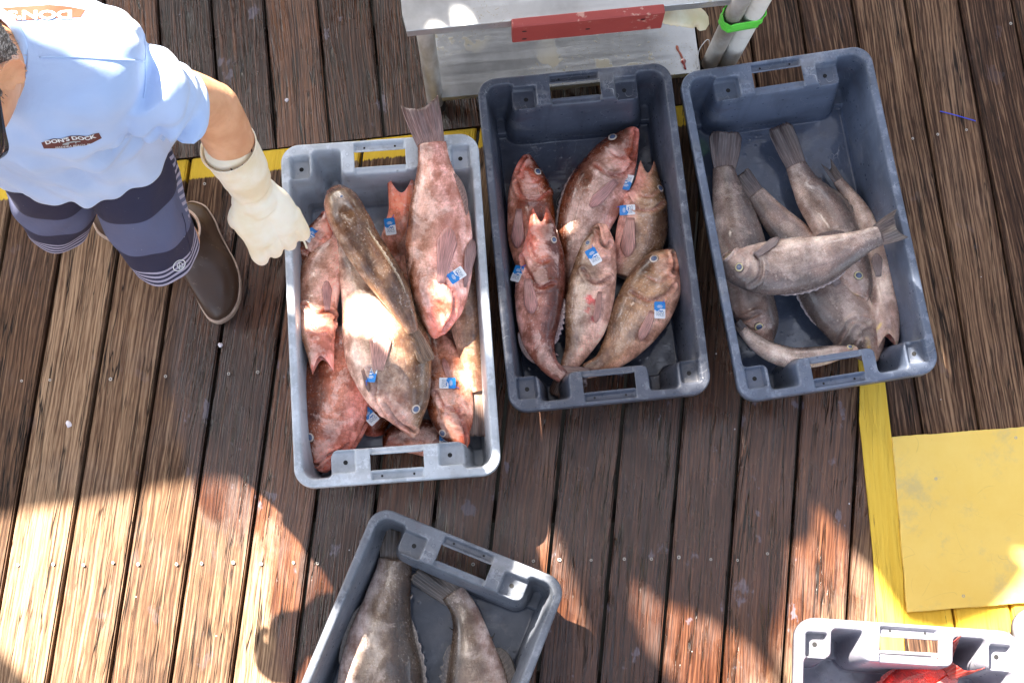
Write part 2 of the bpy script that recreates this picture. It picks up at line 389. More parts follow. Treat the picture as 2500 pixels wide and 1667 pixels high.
tag(plate, 'square yellow painted board lying flat on the deck at the right', 'board')
for px, py in [(2285,1168),(2352,1454),(2480,1068)]:
    o = bpy.data.objects.new('screw', scr); C.objects.link(o); o.parent = plate; q = P(px, py, zt); o.location = (q.x, q.y, zt-.0008); o.scale = (.7, .7, .7)

# ------------------------------------------------------------------ fish crates
CW, CL, CH = .46, .80, .205
def crate_mesh():
    st = .0025; nx = int(round(CW/st)); ny = int(round(CL/st))
    xs = (np.arange(nx+1)-nx/2)*st; ys = (np.arange(ny+1)-ny/2)*st
    X, Y = np.meshgrid(xs, ys, indexing='ij'); X = X.copy(); Y = Y.copy()
    r = .0425; hx, hy = CW/2-r, CL/2-r                              # square corners pulled onto an arc
    m = (np.abs(X) > hx-1e-6) & (np.abs(Y) > hy-1e-6)
    a = (np.abs(X)-hx)/r; b = (np.abs(Y)-hy)/r
    xa = a*np.sqrt(1-b*b/2); yb = b*np.sqrt(1-a*a/2)
    X[m] = (np.sign(X)*(hx+r*xa))[m]; Y[m] = (np.sign(Y)*(hy+r*yb))[m]
    def box(cx, cy, sx, sy, rr):
        qx = np.abs(X-cx)-sx+rr; qy = np.abs(Y-cy)-sy+rr
        return np.minimum(np.maximum(qx, qy), 0)+np.hypot(np.maximum(qx, 0), np.maximum(qy, 0))-rr
    def smax(p, q, k): h = np.clip(.5-.5*(q-p)/k, 0, 1); return q*(1-h)+p*h+k*h*(1-h)
    op = box(0, 0, CW/2-.0175, CL/2-.0175, .03)
    E = CL/2
    op = smax(op, -box(0, E, .147, .078, .014), .012)                # end with the pads beside the handle
    op = smax(op, -box(0, -E, .091, .078, .014), .012)               # other end: pads in the corners
    for s in (-1, 1): op = smax(op, -box(s*(.158+.06), -E, .06, .078, .014), .012)
    t = -op; e = .0022
    sp = np.where(t < -e, 0, np.where(t > e, t, (t+e)**2/(4*e)))
    run = .024; wall = CH-.19*np.minimum(sp/run, 3)
    def pad(dst, depth, rn=.003):
        tt = -dst; ss = np.where(tt < -.0015, 0, np.where(tt > .0015, tt, (tt+.0015)**2/.006)); return CH-depth*np.clip(ss/rn, 0, 1)
    z = wall
    for s in (-1, 1):
        z = np.minimum(z, np.where(op > -.03, pad(box(s*(.0925+.04), E-.053, .04-.0015, .026, .006), .026), 9))
        z = np.minimum(z, np.where(op > -.03, pad(box(s*(.165+.0225), -E+.053, .0225, .026, .006), .026), 9))
        z = np.minimum(z, pad(box(0, s*(E-.0145), .0585, .0085, .002), .012, .002))
        z = np.minimum(z, pad(box(0, s*(E-.078), .0600, .0140, .002), .009, .002))
    # keep a rim between corner pad and opening side
    fl = .008+.0012*np.sin(X*60)*np.sin(Y*40)
    # low step in each pocket, floor border groove
    for s in (-1, 1):
        for cy, cx in ((E, .182), (-E, .125)):
            fl = np.maximum(fl, .032-.03*np.clip(box(s*cx, np.sign(cy)*(E-.045), .017, .034, .004)/.004, 0, 1))
    k = .007; h = np.clip(.5+.5*(z-fl)/k, 0, 1); z = fl*(1-h)+z*h+k*h*(1-h)
    ii = np.arange((nx+1)*(ny+1)).reshape(nx+1, ny+1)
    edge = (np.abs(np.arange(nx+1)-nx/2) > nx/2-.5)[:, None] | (np.abs(np.arange(ny+1)-ny/2) > ny/2-.5)[None, :]
    z = np.where(edge, CH-.0012, z)
    V = np.stack([X.ravel(), Y.ravel(), z.ravel()], 1)
    cx = (xs[:-1]+xs[1:])/2; cy = (ys[:-1]+ys[1:])/2
    CX, CY = np.meshgrid(cx, cy, indexing='ij')
    hole = (np.abs(CX) < .06) & (np.abs(CY) > E-.065) & (np.abs(CY) < E-.025)
    Fq = np.stack([ii[:-1, :-1], ii[1:, :-1], ii[1:, 1:], ii[:-1, 1:]], -1)[~hole].reshape(-1, 4)
    V = V.tolist(); Fq = Fq.tolist()
    loop = [ii[i, 0] for i in range(nx+1)]+[ii[nx, j] for j in range(1, ny+1)]+[ii[i, ny] for i in range(nx-1, -1, -1)]+[ii[0, j] for j in range(ny-1, 0, -1)]
    prev = [int(v) for v in loop]
    for off, zz in ((.0013, CH-.0035), (.0018, CH-.012), (.0012, CH-.034)):
        cur = []
        for v in loop:
            x, y = V[int(v)][:2]
            qx, qy = max(abs(x)-hx, 0)*math.copysign(1, x), max(abs(y)-hy, 0)*math.copysign(1, y)
            l = math.hypot(qx, qy) or 1
            V.append([x+qx/l*off, y+qy/l*off, zz]); cur.append(len(V)-1)
        n = len(loop)
        for q in range(n): Fq.append([prev[q], cur[q], cur[(q+1) % n], prev[(q+1) % n]])
        prev = cur
    me = mesh('crate', V, Fq); me.shade_smooth(); return me
CRATE = crate_mesh()
def crate_mat(name, colr, rimwear=.5):
    t = NT(name); c = t.coord()
    z = t.sep(c)[2]
    big = t.noise(t.map(c, (5, 5, 9)), 1, 5, .6); fine = t.noise(c, 90, 3)
    d = tuple(x*.72 for x in colr); l = tuple(min(1, x*1.22+.01) for x in colr)
    col = t.mix(t.range(big, .3, .7), d, l)
    # scuffs: pale scratches and dried slime
    v = t.n('TexVoronoi', {'Vector': t.vmath('ADD', t.map(c, (1, .35, .7)), t.vmath('SCALE', t.noise(c, 4, 2, out=1), None)), 'Scale': 16}, feature='DISTANCE_TO_EDGE', out=0)
    scratch = t.math('MULTIPLY', t.range(v, 0, .009, 1, 0), t.range(t.noise(c, 22, 3), .5, .62))
    col = t.mix(t.math('MULTIPLY', scratch, .5*rimwear), col, (.62, .64, .66))
    sl = t.range(t.noise(t.map(c, (6, 9, 16), loc=(3, 3, 3)), 1, 6, .68), .55, .68)
    col = t.mix(t.math('MULTIPLY', sl, .22), col, (.42, .40, .38))
    bl = t.range(t.noise(t.map(c, (6, 6, 12), loc=(8, 1, 4)), 1, 5, .7), .60, .68)
    col = t.mix(t.math('MULTIPLY', bl, .35), col, tuple(x*.4+.02*k for x, k in zip(colr, (2, .6, .6))))
    speck = t.range(t.noise(c, 260, 2), .72, .78)
    col = t.mix(t.math('MULTIPLY', speck, .4), col, (.7, .7, .72))
    wear = t.math('MULTIPLY', t.range(z, CH-.006, CH-.001), t.range(t.noise(c, 34, 5, .7), .52, .62))
    col = t.mix(t.math('MULTIPLY', wear, .4), col, tuple(min(1, x*1.3+.14) for x in colr))
    nick = t.math('MULTIPLY', t.range(z, CH-.05, CH-.001), t.range(t.noise(t.map(c, (1, 1, 1), loc=(6, 2, 9)), 75, 4, .7), .66, .70))
    col = t.mix(t.math('MULTIPLY', nick, .6), col, tuple(x*.35 for x in colr))
    run_ = t.range(t.noise(t.map(c, (26, 26, 3), loc=(2, 4, 0)), 1, 4, .6), .52, .66)
    col = t.mix(t.math('MULTIPLY', run_, .35), col, tuple(x*.5 for x in colr))
    floor = t.range(z, .012, .03, 1, 0)
    pool = t.range(t.noise(t.map(c, (9, 5, 9), loc=(1, 5, 2)), 1, 4, .6), .32, .38)
    wetf = t.math('MULTIPLY', floor, pool)
    drop = t.n('TexVoronoi', {'Vector': c, 'Scale': 60, 'Randomness': 1}, out=0)
    dr2 = t.n('TexVoronoi', {'Vector': c, 'Scale': 60, 'Randomness': 1}, out=1)
    drops = t.math('MULTIPLY', t.range(drop, .1, .32, 1, 0), t.math('GREATER_THAN', t.sep(dr2)[0], .6))
    rough = t.math('ADD', t.range(t.noise(c, 30, 3), .3, .7, .34, .5), t.math('MULTIPLY', sl, .1))
    rough = t.math('SUBTRACT', rough, t.math('MULTIPLY', t.math('MAXIMUM', wetf, t.math('MULTIPLY', drops, .7)), .34))
    col = t.mix(t.math('MULTIPLY', wetf, .35), col, t.mix(1, col, (.42, .48, .62), 'MULTIPLY'))
    ripple = t.noise(t.map(c, (22, 60, 22)), 1, 4, .6, .5)
    h = t.math('ADD', t.math('MULTIPLY', big, .2), t.math('MULTIPLY', fine, .12))
    h = t.math('ADD', h, t.math('MULTIPLY', drops, .45)); h = t.math('SUBTRACT', h, t.math('MULTIPLY', scratch, .3))
    h = t.math('ADD', h, t.math('MULTIPLY', t.math('MULTIPLY', t.range(pool, .2, .8), floor), .9))
    h = t.math('ADD', h, t.math('MULTIPLY', t.math('MULTIPLY', ripple, floor), .5))
    return t.bsdf(Base_Color=col, Roughness=rough, Specular_IOR_Level=.55, Normal=t.bump(h, .5, .0018))
def disc_mesh(name, r, n=20):
    me = mesh(name, [(r*math.cos(k/n*6.2832), r*math.sin(k/n*6.2832), 0) for k in range(n)], [tuple(range(n))]); me.materials.append(M_BLACK); return me
HOLE, SHOLE = disc_mesh('drain_hole', .0052), disc_mesh('drain_hole', .0026)
def ring_mesh():
    bm = bmesh.new(); n = 18; pr = [(.0062, -.0003), (.0058, .0006), (.0052, .0006), (.0048, .0001)]
    rr = [[bm.verts.new((a*math.cos(k/n*6.2832), a*math.sin(k/n*6.2832), z)) for k in range(n)] for a, z in pr]
    for i in range(3):
        for k in range(n): bm.faces.new((rr[i][k], rr[i][(k+1) % n], rr[i+1][(k+1) % n], rr[i+1][k]))
    bm.faces.new(rr[-1]); bmesh.ops.recalc_face_normals(bm, faces=bm.faces)
    me = bpy.data.meshes.new('rim_stud'); bm.to_mesh(me); bm.free(); me.shade_smooth(); return me
STUD = ring_mesh()
def crate(corners, z0, mat, label, flip=False, group='fish crates on the deck', tilt=(0, 0)):
    """corners: photo pixels of the rim TL, TR, BR, BL (or TL, TR only)"""
    w = [P(x, y, z0+CH) for x, y in corners]
    if len(w) == 4:
        c = (w[0]+w[1]+w[2]+w[3])/4; d = ((w[0]+w[1])-(w[2]+w[3])).normalized()
    else:
        ex = (w[1]-w[0]).normalized(); d = Vector((-ex.y, ex.x, 0)); c = (w[0]+w[1])/2-d*CL/2
    ang = math.atan2(-d.x, d.y)+(math.pi if flip else 0)
    e = empty('fish_crate', (c.x, c.y, z0), ang); e.rotation_euler = (tilt[0], tilt[1], ang)
    tag(e, label, 'crate', group)
    b = obj('tub', CRATE.copy(), mat, e)
    m = b.modifiers.new('thickness', 'SOLIDIFY'); m.thickness = .003; m.offset = -1
    for s in (-1, 1):
        for x, y in ((s*.118, CL/2-.052), (s*.187, -CL/2+.052)):
            o = bpy.data.objects.new('drain_hole', HOLE); C.objects.link(o); o.parent = e; o.location = (x, y, CH-.0252)
        for y in (CL/2-.0145, -CL/2+.0145):
            o = bpy.data.objects.new('drain_hole', SHOLE); C.objects.link(o); o.parent = e; o.location = (s*.036, y, CH-.0112)
        for x, y in ((s*.182, CL/2-.034), (s*.125, -CL/2+.034)):
            o = bpy.data.objects.new('drain_hole', SHOLE); C.objects.link(o); o.parent = e; o.location = (x, y, .0335); o.scale = (1.6, 1.6, 1)
        for x, y in ((s*.076, CL/2-.036), (s*.076, CL/2-.058), (s*.20, CL/2-.014), (s*.216, CL/2-.04), (s*.076, -CL/2+.03), (s*.076, -CL/2+.058), (s*.20, -CL/2+.014), (s*.217, -CL/2+.03)):
            o = bpy.data.objects.new('rim_stud', STUD.copy()); o.data.materials.append(mat); C.objects.link(o); o.parent = e; o.location = (x, y, CH-.0002); o.scale = (.8, .8, .6)
    bpy.context.view_layer.update()
    return e
MC1 = crate_mat('light_grey_plastic', (.44, .48, .53)); MC2 = crate_mat('dark_grey_plastic', (.060, .070, .100), 1)
MC3 = crate_mat('blue_grey_plastic', (.100, .126, .185), .8); MC4 = crate_mat('mid_grey_plastic', (.12, .135, .165))
MC5 = crate_mat('pale_grey_plastic', (.20, .20, .24))
crate1 = crate([(677,357),(1172,321),(1226,1152),(718,1199)], .02, MC1, 'pale grey crate heaped with pink groupers beside the man', flip=True)
crate2 = crate([(1163,193),(1634,142),(1743,958),(1243,1016)], 0, MC2, 'dark grey crate of six groupers, middle of the row of three')
crate3 = crate([(1653,190),(2126,97),(2302,903),(1806,986)], 0, MC3, 'blue grey crate of spotted grey brown fish, right end of the row')
crate4 = crate([(911,1229),(1392,1424)], 0, MC4, 'grey crate with two large grey fish, turned aslant in front of the row')
c5 = [(1958,1507),(2481,1543)]
crate5 = crate(c5, .22, MC5, 'sunlit crate holding a bright red fish at the bottom right', flip=True)
crate5b = crate([(1958-26,1507+70),(2481+8,1543+62)], 0, MC5, 'pale crate underneath the one holding the bright red fish', flip=True)
crate6 = crate([(2489,1487),(3010,1470)], .22, MC5, 'pale crate at the bottom right corner, only its rim edge in view', flip=True)

# ------------------------------------------------------------------ fish
from mathutils import noise as mnoise
CAMP = Vector((0, 0, CAM_H))
def ray(px, py): return (P(px*K, py*K, 0)-CAMP).normalized()
def mm(z): return (CAM_H-z)/FPX*math.cos(TILT)*K*1.03           # metres per display pixel at height z
def fish_mat(name, spots=0., patch=.5, scales=1., patchcol=(.68, .54, .49), blot=(.12, .07, .05), sat=1.2, gloss=1.):
    t = NT(name); c = t.coord(); base = t.attr('fc'); a = t.sep(t.attr('fm', 'Vector')); s_, q_, m_ = a[0], a[1], a[2]
    uv = t.n('UVMap', uv_map='UVMap')
    rnd = t.n('ObjectInfo', out='Random'); cc = t.vmath('ADD', c, t.comb(t.math('MULTIPLY', rnd, 9.), t.math('MULTIPLY', rnd, 31.), 0.))
    col = base
    body = t.range(s_, .22, .34)
    # cloudy tone
    n1 = t.noise(cc, 16, 5, .65)
    col = t.mix(t.range(n1, .35, .66, 0, 1), t.mix(1, col, (.60, .48, .42), 'MULTIPLY'), t.mix(1, col, (1.42, 1.4, 1.36), 'MULTIPLY'))
    n1b = t.noise(t.map(uv, (26, 60, 1)), 1, 5, .7)
    col = t.mix(t.range(n1b, .42, .6, 0, .6), col, t.mix(1, col, (.66, .55, .50), 'MULTIPLY'))
    # bleached patches with crisp ragged borders, where slime has dried
    n2 = t.noise(t.map(cc, (1, 1, 1), loc=(5, 5, 5)), 10, 6, .68, .6)
    pm = t.math('MULTIPLY', t.range(t.math('ADD', n2, t.math('MULTIPLY', t.math('SUBTRACT', .2, t.math('ABSOLUTE', t.math('ADD', q_, .05))), .22)), .55-.12*patch, .61-.12*patch), min(1, .35+patch*.5))
    col = t.mix(t.math('MULTIPLY', pm, t.range(t.noise(cc, 60, 4, .7), .3, .6, .30, .74)), col, t.mix(t.range(n1, .35, .65), tuple(x*.8 for x in patchcol), tuple(min(1, x*1.2) for x in patchcol)))
    n3 = t.noise(t.map(cc, (1, 1, 1), loc=(1, 9, 3)), 13, 6, .72, .5)
    col = t.mix(t.math('MULTIPLY', t.range(n3, .57, .64), .32), col, t.mix(.6, col, blot))
    # fine pale flecks scattered over the paler clouds of tone
    n4 = t.noise(t.map(uv, (160, 230, 1)), 1, 3, .6)
    col = t.mix(t.math('MULTIPLY', t.math('MULTIPLY', t.range(n4, .56, .66), t.range(n1, .4, .6)), .38), col, (.66, .60, .56))
    if spots:
        v = t.n('TexVoronoi', {'Vector': t.vmath('ADD', t.map(uv, (1, 1, 1)), t.vmath('SCALE', t.noise(uv, 60, 2, out=1), None)), 'Scale': 105, 'Randomness': .8}, feature='DISTANCE_TO_EDGE', out=0)
        sp = t.math('MULTIPLY', t.range(v, .06, .2, 0, 1), t.range(t.noise(cc, 9, 3), .35, .6, .35, 1))
        vc = t.mix(1, col, (.42, .33, .27), 'MULTIPLY')
        col = t.mix(t.math('MULTIPLY', sp, .9*spots), t.mix(.25*spots, col, (.6, .55, .52)), vc)
    # mouth / gill / wound pigment already in fc; scales
    scc = t.n('TexVoronoi', {'Vector': t.map(uv, (1, 1.2, 1)), 'Scale': 150, 'Randomness': .5}, feature='DISTANCE_TO_EDGE', out=0)
    col = t.mix(t.math('MULTIPLY', t.math('MULTIPLY', t.range(scc, .02, .12, 1, 0), body), .24), col, t.mix(1, col, (.45, .36, .32), 'MULTIPLY'))
    lat = t.math('MULTIPLY', t.range(t.math('ABSOLUTE', t.math('SUBTRACT', q_, .32)), .0, .022, 1, 0), body)
    col = t.mix(t.math('MULTIPLY', lat, .4), col, (.08, .045, .035))
    col = t.n('Gamma', {0: col, 1: 1.22})
    col = t.n('HueSaturation', {'Hue': .5, 'Saturation': sat, 'Value': 1.62, 'Color': col})
    sc = t.n('TexVoronoi', {'Vector': t.map(uv, (1, 1.25, 1)), 'Scale': 260, 'Randomness': .35}, out=0)
    n5 = t.noise(cc, 45, 4, .6); n6 = t.noise(t.map(uv, (60, 22, 1)), 1, 3, .6, .3)
    h = t.math('ADD', t.math('MULTIPLY', t.math('MULTIPLY', sc, body), .22*scales), t.math('MULTIPLY', n5, .45))
    h = t.math('ADD', h, t.math('MULTIPLY', n6, .35)); h = t.math('SUBTRACT', h, t.math('MULTIPLY', pm, .12))
    rough = t.range(t.noise(cc, 30, 4, .6), .35, .65, .16, .42)
    return t.bsdf(Base_Color=col, Roughness=rough, Specular_IOR_Level=.5*gloss, Normal=t.bump(h, .8, .0032),
                  Coat_Weight=.6*gloss, Coat_Roughness=.09, Subsurface_Weight=.12, Subsurface_Radius=(.012, .004, .002), Subsurface_Scale=.6)
M_RED = fish_mat('pink_fish_skin', 0, .6); M_TAN = fish_mat('tan_fish_skin', 0, .25, patchcol=(.50, .40, .33), sat=.92)
M_SPOT = fish_mat('spotted_fish_skin', 1., .55, .6, patchcol=(.56, .47, .42), sat=1.05); M_GAG = fish_mat('grey_fish_skin', .25, .5, .8, patchcol=(.46, .41, .38), sat=1.1)
M_SNAP = fish_mat('scarlet_fish_skin', 0, .25, 2.2, patchcol=(.75, .42, .40), blot=(.5, .02, .02))
t = NT('fin_skin'); c = t.coord()
f_uv = t.n('UVMap', uv_map='UVMap')
fn = t.noise(t.map(f_uv, (3, 34, 1)), 1, 3, .6)
M_FIN = t.bsdf(Base_Color=t.mix(t.range(fn, .35, .65), t.mix(1, t.attr('fc'), (.55, .5, .5), 'MULTIPLY'), t.mix(1, t.attr('fc'), (1.3, 1.25, 1.25), 'MULTIPLY')),
               Roughness=.35, Normal=t.bump(fn, .5, .0015), Coat_Weight=.4, Coat_Roughness=.15, Subsurface_Weight=.1, Subsurface_Scale=.5)
t = NT('eye_ring'); M_ERING = t.bsdf(Base_Color=t.mix(t.noise(t.coord(), 90), (.45, .33, .25), (.66, .56, .48)), Roughness=.25, Coat_Weight=.8, Coat_Roughness=.05)
t = NT('eye_ring_yellow'); M_EYEL = t.bsdf(Base_Color=t.mix(t.noise(t.coord(), 90), (.55, .42, .10), (.70, .66, .50)), Roughness=.25, Coat_Weight=.8, Coat_Roughness=.05)
t = NT('eye_pupil'); M_EPUP = t.bsdf(Base_Color=t.mix(t.noise(t.coord(), 60), (.03, .045, .10), (.11, .15, .26)), Roughness=.15, Coat_Weight=1., Coat_Roughness=.03)
t = NT('eye_rim'); M_EDARK = t.bsdf(Base_Color=(.10, .06, .05), Roughness=.3, Coat_Weight=.6)
PAL = dict(
 red=dict(back=(.15, .062, .040), flank=(.42, .245, .20), belly=(.66, .43, .38), pink=(.64, .29, .255), lip=(.66, .34, .31), fin=(.62, .27, .23), tail=(.30, .14, .12), mat=M_RED, ring=M_ERING),
 tan=dict(back=(.15, .085, .04), flank=(.30, .185, .105), belly=(.62, .42, .31), pink=(.55, .26, .19), lip=(.50, .28, .20), fin=(.62, .29, .22), tail=(.22, .13, .10), mat=M_TAN, ring=M_ERING),
 brown=dict(back=(.13, .07, .033), flank=(.26, .15, .075), belly=(.42, .30, .20), pink=(.40, .20, .15), lip=(.30, .17, .11), fin=(.30, .16, .11), tail=(.42, .26, .15), mat=M_TAN, ring=M_ERING),
 spot=dict(back=(.060, .030, .022), flank=(.19, .118, .090), belly=(.62, .53, .48), pink=(.38, .26, .23), lip=(.42, .31, .25), fin=(.20, .15, .14), tail=(.12, .085, .08), mat=M_SPOT, ring=M_EYEL),
 gag=dict(back=(.045, .030, .018), flank=(.19, .155, .125), belly=(.50, .46, .46), pink=(.35, .28, .26), lip=(.3, .24, .22), fin=(.06, .055, .06), tail=(.05, .038, .028), mat=M_GAG, ring=M_ERING),
 snap=dict(back=(.55, .035, .03), flank=(.66, .16, .14), belly=(.80, .45, .43), pink=(.6, .08, .07), lip=(.6, .1, .1), fin=(.62, .05, .04), tail=(.60, .035, .025), mat=M_SNAP, ring=M_ERING),
)
def setmesh(me, fc, fm=None, uv=None):
    n = len(me.vertices)
    a = me.attributes.new('fc', 'FLOAT_COLOR', 'POINT'); A = np.ones((n, 4), np.float32); A[:, :3] = fc; a.data.foreach_set('color', A.ravel())
    if fm is not None:
        a = me.attributes.new('fm', 'FLOAT_VECTOR', 'POINT'); a.data.foreach_set('vector', np.asarray(fm, np.float32).ravel())
    if uv is not None:
        u = me.uv_layers.new(name='UVMap'); li = np.empty(len(me.loops), np.int32); me.loops.foreach_get('vertex_index', li)
        u.data.foreach_set('uv', np.asarray(uv, np.float32)[li].ravel())
def seg_dist(Pt, poly):
    d = np.full(len(Pt), 9.)
    for a, b in zip(poly[:-1], poly[1:]):
        ab = b-a; L = max((ab*ab).sum(), 1e-9); t_ = np.clip(((Pt-a)@ab)/L, 0, 1)
        d = np.minimum(d, np.linalg.norm(Pt-a-t_[:, None]*ab, axis=1))
    return d
FISH = []
def fish(label, pts, dors, pal='red', roll=0., tr=.62, open_=0., jaw=0., mouth=None, gill=None, eye=None, tail=None, pec=None, dfin=None, afin=None, wounds=(), pelv=None, yellow=None, seed=0, name='grouper', cat='fish', group=None, lips=None, n=130, m=64, palev=None):
    pl = dict(PAL[pal]); 
    if palev: pl.update(palev)
    rnd = random.Random(seed*7+len(FISH))
    S = spline(pts, n)                                              # display px, py, z, half width
    ctr = np.array([D(a[0], a[1], a[2])[:] for a in S]); hw = np.array([max(a[3], 2.)*mm(a[2]) for a in S])
    T = np.gradient(ctr, axis=0); T /= np.linalg.norm(T, axis=1)[:, None]
    dv = np.array([dors[0], -dors[1], 0.]); 
    Sd = np.cross(T, [0, 0, 1.]); Sd /= np.linalg.norm(Sd, axis=1)[:, None]
    mid = n//3
    sg = np.sign((Sd[mid]*dv).sum()) or 1; Sd = Sd*sg
    Up = np.cross(T, Sd)*sg; Up = Up*np.sign(Up[:, 2])[:, None]
    s = np.linspace(0, 1, n); L = np.linalg.norm(np.diff(ctr, axis=0), axis=1).sum()
    th = np.linspace(0, 2*np.pi, m, endpoint=False)
    tk = hw*(tr*(1-.12*s))
    tk = np.minimum(tk, np.maximum(.9*hw, .004))
    ro = R(roll)
    def pos(i, a, off=0.):
        """surface point at station i (float) and ring angle a"""
        i0 = int(min(max(i, 0), n-1.001)); f = i-i0; g = lambda A: A[i0]*(1-f)+A[i0+1]*f
        w, tt = g(hw)+off, g(tk)+off
        return g(ctr)+g(Sd)*w*math.cos(a)+g(Up)*tt*math.sin(a)*(1-.18*abs(math.cos(a))**3)
    ca, sa = np.cos(th), np.sin(th)
    sup = lambda v, p: np.sign(v)*np.abs(v)**p
    V = ctr[:, None, :]+Sd[:, None, :]*(hw[:, None]*sup(ca, .92)[None, :])[:, :, None]+Up[:, None, :]*(tk[:, None]*(sa*(1-.18*np.abs(ca)**3))[None, :])[:, :, None]
    q = np.cos(th+ro)                                               # +1 back, -1 belly
    Q = np.repeat(q[None, :], n, 0); SS = np.repeat(s[:, None], m, 1)
    # gill cover stands proud of the body behind it
    if open_:
        lim = np.exp(-(SS/.06)**2); V -= T[0][None, None, :]*(1.7*jaw*mm(pts[0][2])*(np.abs(ca)**1.6)[None, :]*lim)[:, :, None]
    V = V.reshape(-1, 3); Qf, Sf = Q.ravel(), SS.ravel()
    # pigment
    def mixc(a, b, f): f = np.asarray(f)[:, None]; return np.asarray(a)*(1-f)+np.asarray(b)*f
    def ss(a, b, x): t_ = np.clip((x-a)/(b-a), 0, 1); return t_*t_*(3-2*t_)
    nz = np.array([mnoise.noise(Vector(v)*14+Vector((seed*3.1, 0, 0))) for v in V[::1]])
    qn = Qf+nz*.35
    col = mixc(np.tile(pl['belly'], (len(V), 1)), np.tile(pl['flank'], (len(V), 1)), ss(-.72, -.15, qn))
    col = mixc(col, pl['back'], ss(.08, .66, qn+(nz*.2)))
    head = ss(.30, .10, Sf)*ss(.45, -.3, Qf+nz*.25); col = mixc(col, pl['pink'], head*.75)
    lip = ss(.045, .012, Sf)*ss(.9, .2, np.abs(Qf)*.5); col = mixc(col, pl['lip'], lip*.8)
    col = mixc(col, pl['tail'], ss(.80, 1., Sf)*.55)
    disp = np.zeros(len(V)); up = V[:, 2] > np.repeat(ctr[:, 2], m)-.004
    rad = V-np.repeat(ctr, m, 0); rad /= np.maximum(np.linalg.norm(rad, axis=1), 1e-6)[:, None]
    faces = [(i*m+k, i*m+(k+1) % m, (i+1)*m+(k+1) % m, (i+1)*m+k) for i in range(n-1) for k in range(m)]
    bvh = BVHTree.FromPolygons([Vector(v) for v in V.tolist()], faces)
    def hit(x, y):
        h = bvh.ray_cast(CAMP, ray(x, y))
        if h[0] is None:
            p = D(x, y, float(np.interp(0, [0], [pts[1][2]]))); k = bvh.find_nearest(p); return Vector(k[0]), Vector((0, 0, 1))
        return h[0], h[1] if h[1].z > 0 else -h[1]
    def curve(pp, w, depth, c, amt, k=1.):
        nonlocal col, disp
        A = spline([tuple(D(x, y, 0))+() for x, y in pp], 24) if len(pp) > 2 else None
        px = spline([(x, y) for x, y in pp], 22) if len(pp) > 2 else np.array(pp, float)
        poly = np.array([hit(a, b)[0][:] for a, b in px])
        d = seg_dist(V, poly); g = np.exp(-(d/w)**2); disp = disp-depth*g+depth*.8*np.exp(-((d-w*2.)/w)**2); col = mixc(col, c, np.clip(g*amt, 0, 1))
    dk = tuple(x*.28 for x in pl['pink'])
    if gill: curve(gill, .0042, .0062, tuple(a*.55+b*.1 for a, b in zip(pl['pink'], pl['back'])), .95)
    if gill:                                                        # second, inner crease of the cheek
        hc = np.array(pts[0][:2]); g2 = [(x+(hc[0]-x)*.38, y+(hc[1]-y)*.38) for x, y in gill]; curve(g2, .0034, .0032, tuple(x*.7 for x in pl['pink']), .6)
    if mouth: curve(mouth, .0036, .0080, dk, .95)
    if mouth:
        off = np.array(mouth, float); c0 = np.array(pts[2][:2]); 
        o2 = [(x+(c0[0]-x)*.10, y+(c0[1]-y)*.10) for x, y in mouth]; curve(o2, .004, -.0022, pl['lip'], .6)
    if yellow: curve(yellow, .0032, -.001, (.62, .50, .10), .95)
    for wx, wy, wr, wc in wounds:
        p0 = np.array(hit(wx, wy)[0][:]); d = np.linalg.norm(V-p0, axis=1)
        nn = np.array([mnoise.noise(Vector(v)*110) for v in V]) if len(wounds) < 9 else 0
        g = ss(1., .55, d/(wr*mm(.1))+nn*.7); col = mixc(col, wc, g*.85); disp -= .0025*g
    if open_: col = mixc(col, (.16, .03, .025), 0*Sf)
    # soft creases of slack skin
    cr = np.array([mnoise.noise(Vector((v[0]*26, v[1]*26, v[2]*26+seed))) for v in V]); disp += cr*.0011
    V = V+rad*disp[:, None]
    verts = V.tolist(); fl = list(faces); cols = col.tolist(); fm = np.stack([Sf, Qf, up*1.], 1).tolist()
    per = 2*np.pi*np.sqrt((hw**2+tk**2)/2)
    uv = np.stack([np.repeat(s*L, m), (th[None, :]/(2*np.pi)*np.maximum(per[:, None], per.mean()*.5)).ravel()], 1).tolist()
    base = 0
    if open_:                                                       # throat: rings going back into the head
        prev = list(range(m))
        for dep, sc in ((.002, .90), (.010, .74), (.024, .55), (.042, .25)):
            b0 = len(verts)
            for k in range(m):
                v = np.array(verts[k]); i = min(int(dep/L*n), n-1)
                c_ = ctr[0]+T[0]*dep; r_ = (v-ctr[0]); r_ -= T[0]*(r_@T[0])*min(1, dep*30)
                verts.append((c_+r_*sc).tolist())
                f = min(dep/.03, 1); cols.append((.55*(1-f)+.16*f, .20*(1-f)+.02*f, .17*(1-f)+.02*f)); fm.append((0, -.3, 0)); uv.append((0., k*.002))
            for k in range(m): fl.append((prev[k], b0+k, b0+(k+1) % m, prev[(k+1) % m]))
            prev = list(range(b0, b0+m))
        fl.append(tuple(prev))
    else:
        verts.append((ctr[0]-T[0]*.004).tolist()); cols.append(pl['lip']); fm.append((0, 0, 1)); uv.append((0, 0)); c0 = len(verts)-1
        for k in range(m): fl.append((c0, (k+1) % m, k))
    fl.append(tuple(range((n-1)*m, n*m)))
    me = mesh('body', verts, fl); me.shade_smooth(); setmesh(me, cols, fm, uv)
    root = obj(name, me, pl['mat']); tag(root, label, cat, group)
    bm = bmesh.new(); bm.from_mesh(me); bmesh.ops.recalc_face_normals(bm, faces=bm.faces); bm.to_mesh(me); bm.free()
    V2 = [Vector(v) for v in V.tolist()]
    bvh = BVHTree.FromPolygons(V2, faces)
    FISH.append((root, bvh))
